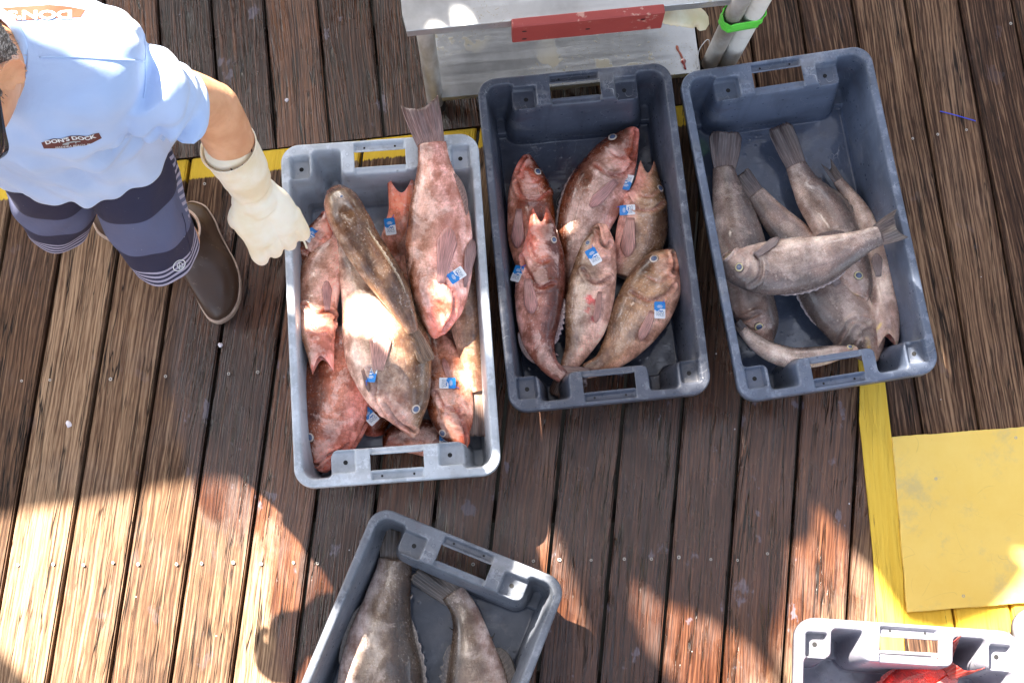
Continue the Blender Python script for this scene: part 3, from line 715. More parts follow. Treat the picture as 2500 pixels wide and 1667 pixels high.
    # ---- fins
    def fin(nm, grid, cgrid, thick=.0012):
        a, b = len(grid), len(grid[0]); vv = [p for r_ in grid for p in r_]
        ff = [(i*b+j, (i+1)*b+j, (i+1)*b+j+1, i*b+j+1) for i in range(a-1) for j in range(b-1)]
        me = mesh(nm, vv, ff); me.shade_smooth()
        uvs = [(j/(b-1.), i/(a-1.)) for i in range(a) for j in range(b)]
        setmesh(me, np.array([c_ for r_ in cgrid for c_ in r_]), None, uvs)
        o = obj(nm, me, M_FIN, root); md = o.modifiers.new('thickness', 'SOLIDIFY'); md.thickness = thick; md.offset = 0; return o
    lerp = lambda a, b, f: tuple(x*(1-f)+y*f for x, y in zip(a, b))
    tc = pl['tail']; dark = tuple(x*.42 for x in tc)
    if tail:
        tx, ty, tz, half = tail[:4]; conc = tail[4] if len(tail) > 4 else .12; skew = tail[5] if len(tail) > 5 else 0.
        e = D(tx, ty, tz); c0 = Vector(ctr[-1])-Vector(T[-1])*.020; ax = (e-c0); Lf = ax.length; ax.normalize()
        sd = Vector(Sd[-1]); sd = (sd-ax*sd.dot(ax)).normalized(); upv = ax.cross(sd); upv = upv if upv.z > 0 else -upv
        A, B = 41, 16; grid, cg = [], []; hm = half*mm(tz)
        for i in range(A):
            a = i/(A-1)*2-1; row, cr_ = [], []; jit = 1-.03*rnd.random()
            for j in range(B):
                b = j/(B-1); w = hw[-1]*.86*(1-b)**1.5+hm*(1-(1-b)**1.5) if hm > hw[-1] else hw[-1]*.9*(1-b)+hm*b
                ln = Lf*b*(1-conc*(1-a*a))*(1-.16*abs(a)**7*(conc < .15))*jit
                ridge = (.0011 if i % 2 else -.0006)*min(1, b*3)
                p = c0+ax*ln+sd*(a*w+skew*b*b*hm)+upv*(ridge+.010*math.sin(a*2.2+seed)*b*b+.004*math.sin(a*7+seed*2)*b)
                row.append(p)
                f = sstep(.1, 1, b); f2 = sstep(.55, 1, abs(a))
                cc_ = lerp(lerp(lerp(pl['flank'], tc, .45), tc, min(1, f*1.5)), dark, max(f*.75, f2*.5))
                if i % 4 == 0: cc_ = lerp(cc_, (.6, .5, .46), .22*(1-b*.5))
                cr_.append(cc_)
            grid.append(row); cg.append(cr_)
        fin('tail_fin', grid, cg)
    def fan(nm, bx, by, tx, ty, spread, base_w, c_in, c_out, lift=.004, A=19, B=10):
        hb = hit(bx, by)[0]
        d = np.array([tx-bx, ty-by], float); Lp = np.linalg.norm(d); d /= Lp; pr = np.array([-d[1], d[0]])
        grid, cg = [], []
        for i in range(A):
            a = i/(A-1)*2-1; row, cr_ = [], []
            for j in range(B):
                b = j/(B-1); w = base_w*(1-b)+spread*b; ln = Lp*b*(1-.28*abs(a)**2.2)
                x, y = bx+d[0]*ln+pr[0]*a*w, by+d[1]*ln+pr[1]*a*w
                h = bvh.ray_cast(CAMP, ray(x, y)); zz = h[0].z if h[0] else None
                row.append((x, y, zz)); f = b
                cc_ = lerp(c_in, c_out, f)
                cr_.append(lerp(cc_, (.75, .55, .5), .25) if i % 2 else lerp(cc_, (.1, .03, .03), .12))
            grid.append(row); cg.append(cr_)
        G = []
        for i, row in enumerate(grid):
            last = hb.z; rr = []
            for j, (x, y, zz) in enumerate(row):
                if zz is None: zz = last-.0015
                zz = max(zz, last-.004); last = zz
                rr.append(D(x, y, zz+.0016+lift*math.sin(j/(B-1)*2.6)+(.0009 if i % 2 else -.0003)))
            G.append(rr)
        fin(nm, G, cg, .0010)
    if pec:
        for p_ in (pec if isinstance(pec, list) else [pec]):
            fan('pectoral_fin', *p_[:4], p_[4], p_[5] if len(p_) > 5 else 6, lerp(pl['fin'], pl['belly'], .25), pl['fin'])
    if pelv:
        for p_ in pelv: fan('pelvic_fin', *p_[:4], p_[4], 3, lerp(pl['fin'], pl['belly'], .4), pl['tail'])
    def strip(nm, s0, s1, hh, ang, spiny=True, fold=.35, cl=None):
        A = 2*int(24*(s1-s0)/.5)+5; B = 6; grid, cg = [], []
        for i in range(A):
            u = i/(A-1); st = (s0+(s1-s0)*u)*(n-1); prof = math.sin(min(u*1.15+.08, 1)*math.pi)**.55 if u < .97 else .5
            hgt = hh*mm(.1)*prof*(1-(.28 if spiny and i % 4 < 2 and u < .6 else 0))
            i0 = int(st); tv = Vector(T[min(i0, n-1)])
            p0 = Vector(pos(st, ang, -.0015)); p1 = Vector(pos(st, ang, .01)); o = (p1-p0).normalized()
            row, cr_ = [], []
            for j in range(B):
                b = j/(B-1); dr = (o+tv*(fold+b*.5)).normalized()
                zr = .0009 if i % 2 else -.0006
                row.append(p0+dr*hgt*b+Vector((0, 0, zr+max(0, .25-abs(o.z))*hgt*.5*b*b)))
                cr_.append(lerp(lerp(pl['back'], pl['flank'], .3+.5*(i % 2)), cl or dark, b*.8))
            grid.append(row); cg.append(cr_)
        fin(nm, grid, cg, .0011)
    if dfin: strip('dorsal_fin', dfin[0], dfin[1], dfin[2], -ro, cl=dfin[3] if len(dfin) > 3 else None)
    if afin: strip('anal_fin', afin[0], afin[1], afin[2], math.pi-ro, spiny=False)
    # ---- eye
    if eye:
        for ex, ey, er in (eye if isinstance(eye, list) else [eye]):
            p, nr = hit(ex, ey); r_ = er*1.12*mm(p.z); nr = (nr+Vector((0, 0, .6))).normalized(); bm = bmesh.new(); N_ = 24
            prof = [(1.18, -.35, 3), (1.16, .02, 3), (1.04, .16, 3), (.96, .17, 0), (.80, .26, 0), (.72, .31, 0), (.66, .33, 2), (.5, .40, 2), (.25, .46, 2)]
            rr = [[bm.verts.new((a*math.cos(k/N_*6.2832), a*math.sin(k/N_*6.2832)*.9, z)) for k in range(N_)] for a, z, _ in prof]
            for i in range(len(rr)-1):
                for k in range(N_):
                    f = bm.faces.new((rr[i][k], rr[i][(k+1) % N_], rr[i+1][(k+1) % N_], rr[i+1][k])); f.material_index = {3: 1, 0: 0, 2: 2}[prof[i+1][2]]
            f = bm.faces.new(rr[-1]); f.material_index = 2
            M = Matrix.Translation(p)@nr.to_track_quat('Z', 'Y').to_matrix().to_4x4()@Matrix.Diagonal((r_, r_, r_, 1))
            bm.transform(M); bmesh.ops.recalc_face_normals(bm, faces=bm.faces)
            o = obj('eye', bm, [pl['ring'], M_EDARK, M_EPUP], root, smooth=True)
    return root
G1, G2, G3 = 'groupers in the pale grey crate', 'groupers in the dark grey crate', 'spotted fish in the blue grey crate'
# ---- pale grey crate, bottom layer first
z0 = .075
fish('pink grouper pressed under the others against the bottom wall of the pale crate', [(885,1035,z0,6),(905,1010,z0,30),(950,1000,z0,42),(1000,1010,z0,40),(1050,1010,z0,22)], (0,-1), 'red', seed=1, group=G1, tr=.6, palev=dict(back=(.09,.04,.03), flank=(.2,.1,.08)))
fish('pink grouper lying almost hidden along the left wall of the pale crate', [(748,488,.15,8),(740,520,.15,26),(724,560,.14,36),(715,610,.13,38),(712,690,.12,34)], (-1,0), 'red', seed=2, group=G1, gill=[(700,575),(725,590),(750,580)])
fish('pink grouper with gaping jaws pointing up, right of the bent brown fish', [(924,446,.15,34),(926,478,.145,34),(920,520,.13,38),(912,580,z0,46),(905,660,z0,48),(900,720,z0,35)], (1,0), 'red', seed=3, group=G1, open_=1, jaw=34, roll=35, palev=dict(pink=(.66,.30,.24), flank=(.5,.3,.25)))
fish('brown fish at the right wall of the pale crate, its tail down by the wall', [(1060,520,.09,12),(1062,580,.11,40),(1068,660,.125,50),(1076,740,.13,44),(1084,800,.13,34),(1090,850,.125,28),(1098,900,.12,23)], (1,0), 'tan', seed=4, group=G1, tail=(1098,1008,.13,26,.05), dfin=(.45,.86,13,(.45,.42,.42)))
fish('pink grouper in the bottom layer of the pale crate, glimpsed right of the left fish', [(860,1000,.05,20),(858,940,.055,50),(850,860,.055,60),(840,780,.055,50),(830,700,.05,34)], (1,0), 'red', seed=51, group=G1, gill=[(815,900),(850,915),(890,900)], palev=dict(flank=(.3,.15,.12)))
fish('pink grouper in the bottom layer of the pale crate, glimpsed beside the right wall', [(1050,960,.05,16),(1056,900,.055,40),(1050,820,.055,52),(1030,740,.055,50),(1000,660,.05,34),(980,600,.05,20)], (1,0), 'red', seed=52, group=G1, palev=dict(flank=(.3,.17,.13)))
fish('big pink grouper at the bottom left of the pale crate, head down', [(740,1082,.105,12),(746,1050,.115,42),(757,1000,.125,67),(769,940,.13,82),(776,880,.13,84),(782,820,.12,74),(790,760,.105,50)], (-1,.1), 'red', seed=5, group=G1, eye=(713,1004,9), mouth=[(726,1068),(752,1046),(782,1032),(796,1018)], gill=[(846,935),(842,965),(825,1000),(800,1040)], pec=(838,905,828,850,10,8), palev=dict(flank=(.46,.26,.215), belly=(.68,.40,.37), pink=(.64,.30,.27)))
fish('slack bellied pink grouper, head down at the lower right of the pale crate', [(1067,1032,.13,6),(1047,985,.13,40),(1034,930,.13,54),(1026,870,.125,54),(1012,810,.11,40),(1000,770,.10,24)], (-1,.2), 'red', seed=6, group=G1, eye=(1017,994,8), mouth=[(1072,1026),(1066,985),(1052,950)], gill=[(1000,900),(1022,935),(1058,945)], pec=(1036,880,1018,822,8,4), roll=12, palev=dict(flank=(.5,.31,.25), belly=(.7,.5,.45)))
# ---- second layer
z1 = .135
fish('pale bellied grouper, mouth hanging open, at the left of the pale crate', [(738,822,.185,24),(734,790,.180,36),(728,740,.165,45),(729,690,.155,50),(738,630,.15,52),(760,575,.14,40),(775,535,.13,22)], (-1,0), 'red', seed=7, group=G1, open_=1, jaw=22, roll=25, gill=[(700,700),(722,720),(760,715),(778,740)], pec=(752,715,750,645,12,6), palev=dict(flank=(.46,.34,.30), belly=(.68,.50,.46), back=(.22,.13,.09), pink=(.66,.36,.33)))
z2 = .175
fish('largest tan grouper, head down in the middle of the pale crate', [(950,1003,z2,7),(942,975,z2,28),(928,930,z2+.01,62),(908,870,z2+.01,88),(892,810,z2+.01,100),(872,740,z2,90),(845,670,z2-.01,66),(815,600,z2-.02,42),(795,550,z2-.03,28)], (1,.2), 'tan', seed=8, group=G1, eye=(955,939,9), mouth=[(953,990),(925,975),(900,948),(885,925)], gill=[(848,845),(862,880),(860,915),(880,950)], pec=(868,850,876,760,26,12), pelv=[(832,850,848,900,5)], dfin=(.40,.85,11), wounds=[(825,765,10,(.6,.2,.18))], palev=dict(flank=(.34,.24,.17), belly=(.66,.48,.39)))
fish('big pink and white grouper with its tail up over the pale crate edge', [(998,775,z2+.01,8),(1002,745,z2+.02,34),(1010,700,z2+.03,58),(1010,640,z2+.04,74),(1008,570,z2+.04,80),(1008,500,z2+.05,74),(1003,430,z2+.07,56),(997,370,z2+.08,38),(992,330,z2+.085,34)], (-1,0), 'red', seed=9, group=G1, tail=(962,228,z2+.11,46,.16), roll=30, gill=[(1020,760),(1040,720),(1042,670),(1010,640)], pec=(1012,650,1032,522,24,8), pelv=[(1068,660,1086,550,14)], afin=(.62,.88,20), dfin=(.35,.85,12), palev=dict(back=(.18,.10,.075), flank=(.44,.30,.26), belly=(.72,.52,.50), tail=(.25,.13,.12)))
z3 = .24
fish('long bent brown fish lying across the top of the pale crate', [(772,440,z2+.03,26),(782,462,z3-.02,42),(802,505,z3,47),(832,560,z3,46),(872,620,z3,44),(905,670,z3,38),(930,720,z3-.01,26),(948,765,z3-.015,15)], (1,-.2), 'brown', seed=10, group=G1, roll=-55, tr=.75, tail=(985,835,z3-.02,20,.05), dfin=(.30,.88,15,(.62,.55,.42)), eye=(784,452,5), name='slender_grouper')
# ---- dark grey crate
y0 = .062
fish('pink grouper head up at the top left of the dark crate', [(1213,356,y0,6),(1212,390,y0,32),(1216,435,y0,49),(1220,490,y0,56),(1222,550,y0,56),(1226,620,y0,40)], (1,0), 'red', seed=11, group=G2, eye=(1235,395,8), mouth=[(1208,362),(1195,385),(1190,400)], gill=[(1186,420),(1200,450),(1235,458),(1262,440)], pec=(1192,480,1188,570,16,6), palev=dict(flank=(.36,.17,.14)))
fish('tall white flanked grouper in the dark crate, snout to the top right', [(1457,294,y0+.01,7),(1442,318,y0+.01,30),(1418,355,y0+.01,52),(1392,400,y0+.01,66),(1366,450,y0+.01,72),(1342,510,y0,64),(1328,580,y0,54),(1320,650,y0-.01,40),(1312,720,y0-.02,28)], (-1,-.2), 'red', seed=12, group=G2, eye=(1407,316,9), mouth=[(1460,300),(1454,340),(1446,362)], gill=[(1368,380),(1400,402),(1435,398),(1452,375)], pec=(1415,415,1355,475,14,8), dfin=(.3,.8,8), palev=dict(flank=(.42,.32,.29), belly=(.62,.46,.44), back=(.15,.07,.05)))
fish('open mouthed tan grouper, head up at the right of the dark crate', [(1487,400,y0+.02,16),(1487,430,y0+.02,36),(1482,470,y0+.02,52),(1474,530,y0+.01,60),(1460,590,y0,52),(1442,640,y0,38)], (1,0), 'tan', seed=13, group=G2, open_=1, jaw=20, eye=(1516,433,8), gill=[(1440,450),(1462,478),(1500,482),(1522,465)], pec=(1448,500,1440,590,18,9), palev=dict(belly=(.62,.36,.31)))
y1 = .105
fish('gaping pink grouper at the lower left of the dark crate, tail curled right', [(1243,512,y1+.01,16),(1246,545,y1+.01,38),(1245,600,y1,54),(1240,670,y1,58),(1236,735,y1,50),(1240,790,y1-.01,36),(1262,838,y1-.01,22),(1295,866,y1-.01,18)], (1,0), 'red', seed=14, group=G2, open_=1, jaw=24, eye=(1272,551,7), gill=[(1200,590),(1212,625),(1240,660),(1270,650)], pec=(1212,640,1222,720,16,8), tail=(1358,868,y1+.01,24,.1), dfin=(.45,.85,16,(.35,.3,.34)), afin=(.66,.88,13), palev=dict(flank=(.33,.19,.165), belly=(.60,.42,.40), back=(.16,.08,.07), tail=(.24,.15,.15)))
fish('tan grouper with a bloody wound by its fin in the dark crate', [(1386,516,y1+.02,10),(1378,555,y1+.02,36),(1368,610,y1+.01,50),(1356,680,y1+.01,56),(1344,750,y1,48),(1325,805,y1-.02,30),(1302,848,y1-.03,18)], (-1,0), 'tan', seed=15, group=G2, roll=22, eye=(1350,558,6), mouth=[(1372,520),(1382,560),(1394,568),(1400,556)], pec=(1378,670,1368,742,8,5), wounds=[(1356,690,13,(.5,.04,.03)),(1352,712,9,(.62,.12,.08)),(1362,735,8,(.45,.02,.02))], gill=[(1340,620),(1365,650),(1402,640)], tail=(1276,915,.05,22,.05), palev=dict(belly=(.66,.44,.36), flank=(.36,.27,.21)))
fish('clean tan grouper at the lower right of the dark crate, eye near the right wall', [(1544,576,y1,10),(1530,600,y1,42),(1508,645,y1,62),(1484,695,y1,68),(1456,745,y1,62),(1425,795,y1-.01,44),(1385,835,y1-.02,26),(1345,852,y1-.03,18)], (-1,-.3), 'tan', seed=16, group=G2, eye=(1502,595,9), mouth=[(1546,582),(1550,610),(1545,625)], gill=[(1452,672),(1490,690),(1525,680),(1548,655)], pec=(1500,715,1470,782,12,8), tail=(1300,872,.05,18,.05), palev=dict(flank=(.33,.20,.11), belly=(.60,.37,.27)))
# ---- blue grey crate
x0 = .052
fish('spotted fish at the left of the blue grey crate, wide tail up', [(1768,795,x0-.01,8),(1752,750,x0,40),(1728,690,x0,52),(1710,620,x0+.005,58),(1697,550,x0+.01,60),(1682,480,x0+.005,48),(1668,425,x0,34),(1661,385,x0,25)], (1,-.1), 'spot', seed=21, group=G3, eye=(1743,750,9), tail=(1668,298,x0+.03,40,.04), gill=[(1680,720),(1700,735),(1742,720)], palev=dict(tail=(.17,.12,.11)), name='spotted_fish')
fish('broad spotted fish lying aslant in the blue grey crate, head by the handle', [(2006,832,x0+.01,12),(1990,795,x0+.01,48),(1960,745,x0+.015,66),(1920,690,x0+.01,74),(1875,620,x0+.01,64),(1825,550,x0,46),(1775,495,x0,34),(1735,445,x0,24)], (-1,.4), 'spot', seed=22, group=G3, eye=(1956,799,8), tail=(1698,395,x0+.01,22,.06), mouth=[(2004,828),(1990,790),(1985,760)], yellow=[(1996,800),(1992,775)], gill=[(1925,790),(1942,760),(1960,735),(1995,740)], pec=(1925,655,1900,610,14,8), dfin=(.3,.7,10,(.7,.68,.7)), palev=dict(flank=(.24,.165,.14)), name='spotted_fish')
fish('pale spotted fish in the blue grey crate, dark tail up, yellow jaw down', [(1986,692,x0+.04,8),(1978,665,x0+.04,28),(1962,625,x0+.035,42),(1938,570,x0+.03,50),(1908,505,x0+.02,54),(1872,455,x0+.01,46),(1845,415,x0,32),(1828,380,x0,26)], (1,-.2), 'spot', seed=23, group=G3, eye=(1972,633,9), tail=(1785,285,x0+.02,32,.02), mouth=[(1982,688),(1960,675),(1940,655)], yellow=[(1972,680),(1955,670)], dfin=(.4,.85,12), name='spotted_fish')
fish('narrow spotted fish, belly up along the right wall of the blue grey crate', [(2036,770,x0+.03,22),(2034,745,x0+.03,32),(2030,700,x0+.025,36),(2020,640,x0+.02,36),(2005,570,x0+.02,33),(1980,500,x0+.01,27),(1950,450,x0,19),(1925,415,x0,13)], (-1,0), 'spot', seed=24, group=G3, roll=60, open_=1, jaw=18, eye=(1994,740,6), tail=(1896,370,x0+.01,14,.3), pec=(2018,635,2012,582,13,6), dfin=(.5,.8,14), yellow=[(2010,765),(2022,745)], tr=.8, name='spotted_fish')
fish('spotted fish lying across the others, tail over the blue grey crate edge', [(1656,588,.15,10),(1672,600,.15,32),(1705,612,.155,50),(1760,616,.16,64),(1830,608,.165,66),(1890,594,.17,56),(1945,572,.18,40),(1990,552,.185,28),(2022,540,.19,25)], (0,1), 'spot', seed=25, group=G3, eye=(1698,614,9), tail=(2074,512,.225,38,.22), gill=[(1735,585),(1748,605),(1742,640),(1722,655)], mouth=[(1662,592),(1674,582),(1684,572)], yellow=[(1668,590),(1684,570)], pec=(1735,588,1790,545,10,6), dfin=(.35,.82,10,(.5,.47,.5)), afin=(.64,.86,12), palev=dict(flank=(.25,.17,.14), back=(.065,.032,.024)), name='spotted_fish')
fish('slim white bellied fish curved along the bottom wall of the blue grey crate', [(1968,802,.115,7),(1930,808,.115,17),(1880,818,.11,23),(1820,822,.11,25),(1770,808,.105,23),(1728,780,.10,17),(1705,758,.10,11)], (0,-1), 'spot', seed=26, group=G3, roll=25, tr=.9, eye=(1952,797,6), tail=(1688,738,.10,12,.1), pec=(1860,826,1815,832,6,4), dfin=(.45,.9,12), palev=dict(belly=(.66,.62,.60), flank=(.38,.33,.30)), name='spotted_fish')
# ---- crate in front
fish('large grey fish along the left side of the slanted crate', [(860,2000,.07,20),(862,1900,.075,70),(868,1760,.08,94),(872,1640,.08,98),(874,1540,.08,92),(877,1460,.08,74),(889,1385,.075,54),(903,1320,.07,42),(908,1285,.07,38)], (1,0), 'gag', seed=31, group='fish in the slanted crate', tail=(918,1206,.10,40,.1,-.1), dfin=(.5,.9,14,(.3,.28,.27)), afin=(.66,.88,14), name='grey_fish', palev=dict(tail=(.085,.06,.04), flank=(.19,.155,.12)))
fish('grey fish with dark bent tail in the slanted crate, the smaller of the two', [(1085,1950,.06,20),(1090,1860,.065,55),(1096,1740,.07,72),(1098,1640,.07,74),(1094,1560,.07,66),(1085,1490,.07,50),(1076,1435,.065,36),(1062,1395,.06,30),(1040,1360,.06,28)], (-1,0), 'gag', seed=32, group='fish in the slanted crate', tail=(955,1300,.07,34,.05), dfin=(.55,.86,22,(.03,.03,.035)), afin=(.58,.80,30), name='grey_fish')
# ---- red fish
fish('scarlet fish in the sunlit crate at the bottom right', [(2050,1780,.28,20),(2060,1720,.28,60),(2078,1640,.29,80),(2100,1590,.31,68),(2136,1556,.335,44),(2172,1536,.355,27)], (-1,-.4), 'snap', seed=41, group=None, tail=(2238,1492,.45,42,.55), dfin=(.4,.85,14), name='red_fish', pec=(2130,1590,2200,1556,16,6))

# ------------------------------------------------------------------ fish tags
def flat_mat(name, c, rough=.5, **kw):
    t = NT(name); return t.bsdf(Base_Color=t.mix(t.noise(t.coord(), 60, 3), tuple(x*.9 for x in c), c), Roughness=rough, **kw)
M_TW = flat_mat('tag_white', (.80, .82, .85), .35); M_TB = flat_mat('tag_blue', (.01, .22, .62), .35); M_TT = flat_mat('tag_print', (.22, .28, .38), .5); M_TL = flat_mat('tag_logo', (.02, .16, .50), .5)
M_STRAP = flat_mat('tag_strap', (.02, .08, .62), .4)
def text_mesh(s, size, bold=.0):
    cu = bpy.data.curves.new('txt', 'FONT'); cu.body = s; cu.size = size; cu.align_x = 'CENTER'; cu.align_y = 'CENTER'; cu.offset = bold; cu.resolution_u = 3; cu.fill_mode = 'FRONT'
    o = bpy.data.objects.new('txt', cu); C.objects.link(o); bpy.context.view_layer.update()
    me = bpy.data.meshes.new_from_object(o.evaluated_get(bpy.context.evaluated_depsgraph_get())); bpy.data.objects.remove(o); bpy.data.curves.remove(cu); return me
TXT1, TXT2 = text_mesh('GULF', .30, .004), text_mesh('WILD', .30, .004)
def scene_hit(x, y):
    best = None
    for r_, b in FISH:
        h = b.ray_cast(CAMP, ray(x, y))
        if h[0] and (best is None or h[0].z > best[0].z): best = h
    return best
def fish_tag(x, y, ang, label, sc=1., tilt=(0, 0), zmin=None, curl=.0):
    """ang: picture angle (deg, anticlockwise) in which the blue end points"""
    h = scene_hit(x, y); p = h[0] if h else D(x, y, zmin or .1); nr = h[1] if h else Vector((0, 0, 1)); nr = nr if nr.z > 0 else -nr
    W, Hh = .0262*sc, .0400*sc
    bm = bmesh.new(); nx, ny = 8, 16
    def P2(i, j): 
        x_ = (i/nx-.5); y_ = (j/ny-.5); r_ = .09
        cx, cy = max(abs(x_)-.5+r_, 0), max(abs(y_)-.5+r_*.65, 0)
        if cx > 0 and cy > 0:
            l = math.hypot(cx/r_, cy/(r_*.65)); 
            if l > 1: x_ = math.copysign(.5-r_+cx/l, x_); y_ = math.copysign(.5-r_*.65+cy/l, y_)
        return x_*W, y_*Hh, .0025*(4*y_*y_)*curl
    vs = [[bm.verts.new(P2(i, j)) for j in range(ny+1)] for i in range(nx+1)]
    for i in range(nx):
        for j in range(ny):
            f = bm.faces.new((vs[i][j], vs[i+1][j], vs[i+1][j+1], vs[i][j+1])); yy = (j+.5)/ny-.5; xx = (i+.5)/nx-.5
            f.material_index = 1 if yy > .02+.07*math.sin(xx*5.5) else 0
    n2 = (nr+Vector((0, 0, 1.4))).normalized()
    M = Matrix.Translation(p+n2*.0065)@Vector((0, 0, 1)).rotation_difference(n2).to_matrix().to_4x4()@Matrix.Rotation(R(ang-90), 4, 'Z')@Matrix.Rotation(R(tilt[0]), 4, 'X')@Matrix.Rotation(R(tilt[1]), 4, 'Y')
    e = obj('card', bm, [M_TW, M_TB]); md = e.modifiers.new('thickness', 'SOLIDIFY'); md.thickness = .0009; md.offset = -1
    e.name = 'fish_tag'; e.matrix_world = M
    tag(e, label, 'tag', 'blue and white tags tied to the fish')
    # printing: white lines on the blue end, two words and a logo blot on the white end
    bm = bmesh.new()
    for k, (l, y_) in enumerate(((.34, .26), (.55, .20), (.42, .14))): add_box(bm, -l*W*.5, l*W*.5, y_*Hh, (y_+.028)*Hh, .0002, .0004)
    obj('printed_lines', bm, M_TW, e)
    bm = bmesh.new()
    for me, dy in ((TXT1, -.16), (TXT2, -.29)):
        b2 = bmesh.new(); b2.from_mesh(me); b2.transform(Matrix.Translation((W*.02, dy*Hh, .0003))@Matrix.Diagonal((W*1.02, W*.9, 1, 1)))
        m2 = bpy.data.meshes.new('t'); b2.to_mesh(m2); b2.free(); bm.from_mesh(m2); bpy.data.meshes.remove(m2)
    obj('printed_words', bm, M_TT, e)
    bm = bmesh.new()
    for cx, cy, rx, ry in ((.12, -.07, .16, .032), (.02, -.045, .09, .02), (.24, -.04, .07, .02), (-.06, -.08, .05, .018)):
        bm.faces.new([bm.verts.new((W*(cx+rx*math.cos(a*.628)), Hh*(cy+ry*math.sin(a*.628)), .00025)) for a in range(10)])
    obj('logo_blot', bm, M_TL, e)
    # strap through the hole of the blue end, running down into the gill
    q = Vector((W*.28, Hh*.43, 0))
    st = tube([q+Vector((0, -.002, -.001)), q+Vector((0, 0, .0018)), q+Vector((.002, .004, .001)), q+Vector((.004, .008, -.004)), q+Vector((.004, .012, -.012))], .0007, 6)
    obj('strap', st, M_STRAP, e)
    return e
for a in [
 (898,521,95,'blue and white tag just under the gaping jaws in the pale crate',1.,(8,0)),
 (714,542,55,'blue tag half hidden at the left wall of the pale crate, near the gloved hand',.85,(10,40)),
 (1048,633,215,'blue and white tag on the pink and white grouper with raised tail',1.,(0,0)),
 (858,857,265,'blue and white tag half in sun on the largest tan grouper',1.,(20,0)),
 (849,956,135,'tilted blue and white tag on the big pink grouper at the bottom left',1.,(0,0)),
 (1028,881,0,'blue and white tag on the slack bellied grouper in the pale crate',.95,(0,10)),
 (1018,1012,90,'white tag end poking out at the bottom wall of the pale crate',.7,(0,0)),
 (1438,420,250,'narrow edge on tag tucked beside the tall white flanked grouper',1.,(0,48)),
 (1442,484,180,'blue and white tag on the open mouthed tan grouper in the dark crate',.95,(0,0)),
 (1363,590,120,'blue and white tag on the head of the grouper with the bloody wound',1.,(0,0)),
 (1190,630,68,'blue and white tag at the left wall of the dark crate',1.,(0,-12)),
 (1514,713,90,'blue and white tag on the tan grouper lowest in the dark crate',1.,(0,0)),
]: fish_tag(a[0], a[1], a[2], a[3], a[4], a[5])

# ------------------------------------------------------------------ steel table with its shelf
TZ = .55
t = NT('stainless_steel'); c = t.coord()
br = t.noise(t.map(c, (2, 90, 20)), 1, 3, .6); st_ = t.range(t.noise(t.map(c, (1, 1, 1), loc=(2, 7, 0)), 11, 5, .6), .57, .61); sp_ = t.n('TexVoronoi', {'Vector': t.vmath('ADD', c, t.vmath('SCALE', t.noise(c, 20, 2, out=1), None)), 'Scale': 15}, out=0)
sp_ = t.range(sp_, .16, .22, 1, 0)
stain = t.math('MULTIPLY', t.math('MAXIMUM', sp_, t.math('MULTIPLY', st_, .8)), t.range(t.noise(c, 3.5, 2), .42, .6))
cloud = t.noise(c, 5, 5, .65)
M_STEEL = t.bsdf(Base_Color=t.mix(t.math('MULTIPLY', stain, .95), t.mix(t.range(cloud, .35, .65), (.36, .37, .38), (.58, .60, .61)), (.36, .31, .20)),
    Metallic=t.math('SUBTRACT', .78, t.math('MULTIPLY', stain, .5)), Roughness=t.math('ADD', t.range(br, .3, .7, .30, .44), t.math('MULTIPLY', stain, .25)), Normal=t.bump(t.math('ADD', t.math('MULTIPLY', br, .25), stain), .3, .0012))
t = NT('steel_tube'); c = t.coord(); M_TUBE = t.bsdf(Base_Color=t.mix(t.range(t.noise(t.map(c, (9, 9, 3)), 1, 5, .65), .4, .65), (.62, .60, .57), (.36, .31, .25)), Metallic=.5, Roughness=t.range(t.noise(c, 25, 3), .3, .7, .28, .5))
FL, FRd = P(990, 76, TZ), (P(1760, 1, TZ)-P(990, 76, TZ)).normalized()
TBx = FRd; TBy = Vector((-FRd.y, FRd.x, 0)); TW = (P(1792, -3, TZ)-FL).length
table = empty('steel_table', (FL.x, FL.y, 0), math.atan2(FRd.y, FRd.x)); tag(table, 'low stainless steel table with stained lower shelf at the top of the picture', 'table')
def top_mesh(w, d, z, drop, lip, bump_left=0):
    bm = bmesh.new(); nx, ny = 24, 16; rows = []
    for i in range(nx+1):
        r_ = []
        for j in range(ny+1):
            x, y = w*i/nx, d*j/ny
            if i == 0 and bump_left: x += -.012*math.exp(-((y-.055)/.018)**2)+.006*math.exp(-((y-.02)/.02)**2)
            r_.append(bm.verts.new((x, y, z-.004*math.sin(math.pi*i/nx)*math.sin(math.pi*j/ny))))
        rows.append(r_)
    for i in range(nx):
        for j in range(ny): bm.faces.new((rows[i][j], rows[i+1][j], rows[i+1][j+1], rows[i][j+1]))
    loop = [rows[i][0] for i in range(nx+1)]+[rows[nx][j] for j in range(1, ny+1)]+[rows[i][ny] for i in range(nx-1, -1, -1)]+[rows[0][j] for j in range(ny-1, 0, -1)]
    prev = loop; cx, cy = w/2, d/2
    for off, dz in ((.0012, -.0015), (.0015, -drop), (-.014, -drop-.001)):
        cur = []
        for v in loop:
            sx = -1 if v.co.x < .002 else 1 if v.co.x > w-.002 else 0; sy = -1 if v.co.y < .002 else 1 if v.co.y > d-.002 else 0
            wob = .0015*math.sin(v.co.x*40)*math.sin(v.co.x*17+2)
            cur.append(bm.verts.new((v.co.x+sx*off, v.co.y+sy*off, z+dz+wob)))
        n = len(loop)
        for k in range(n): bm.faces.new((prev[k], cur[k], cur[(k+1) % n], prev[(k+1) % n]))
        prev = cur
    bmesh.ops.recalc_face_normals(bm, faces=bm.faces); return bm
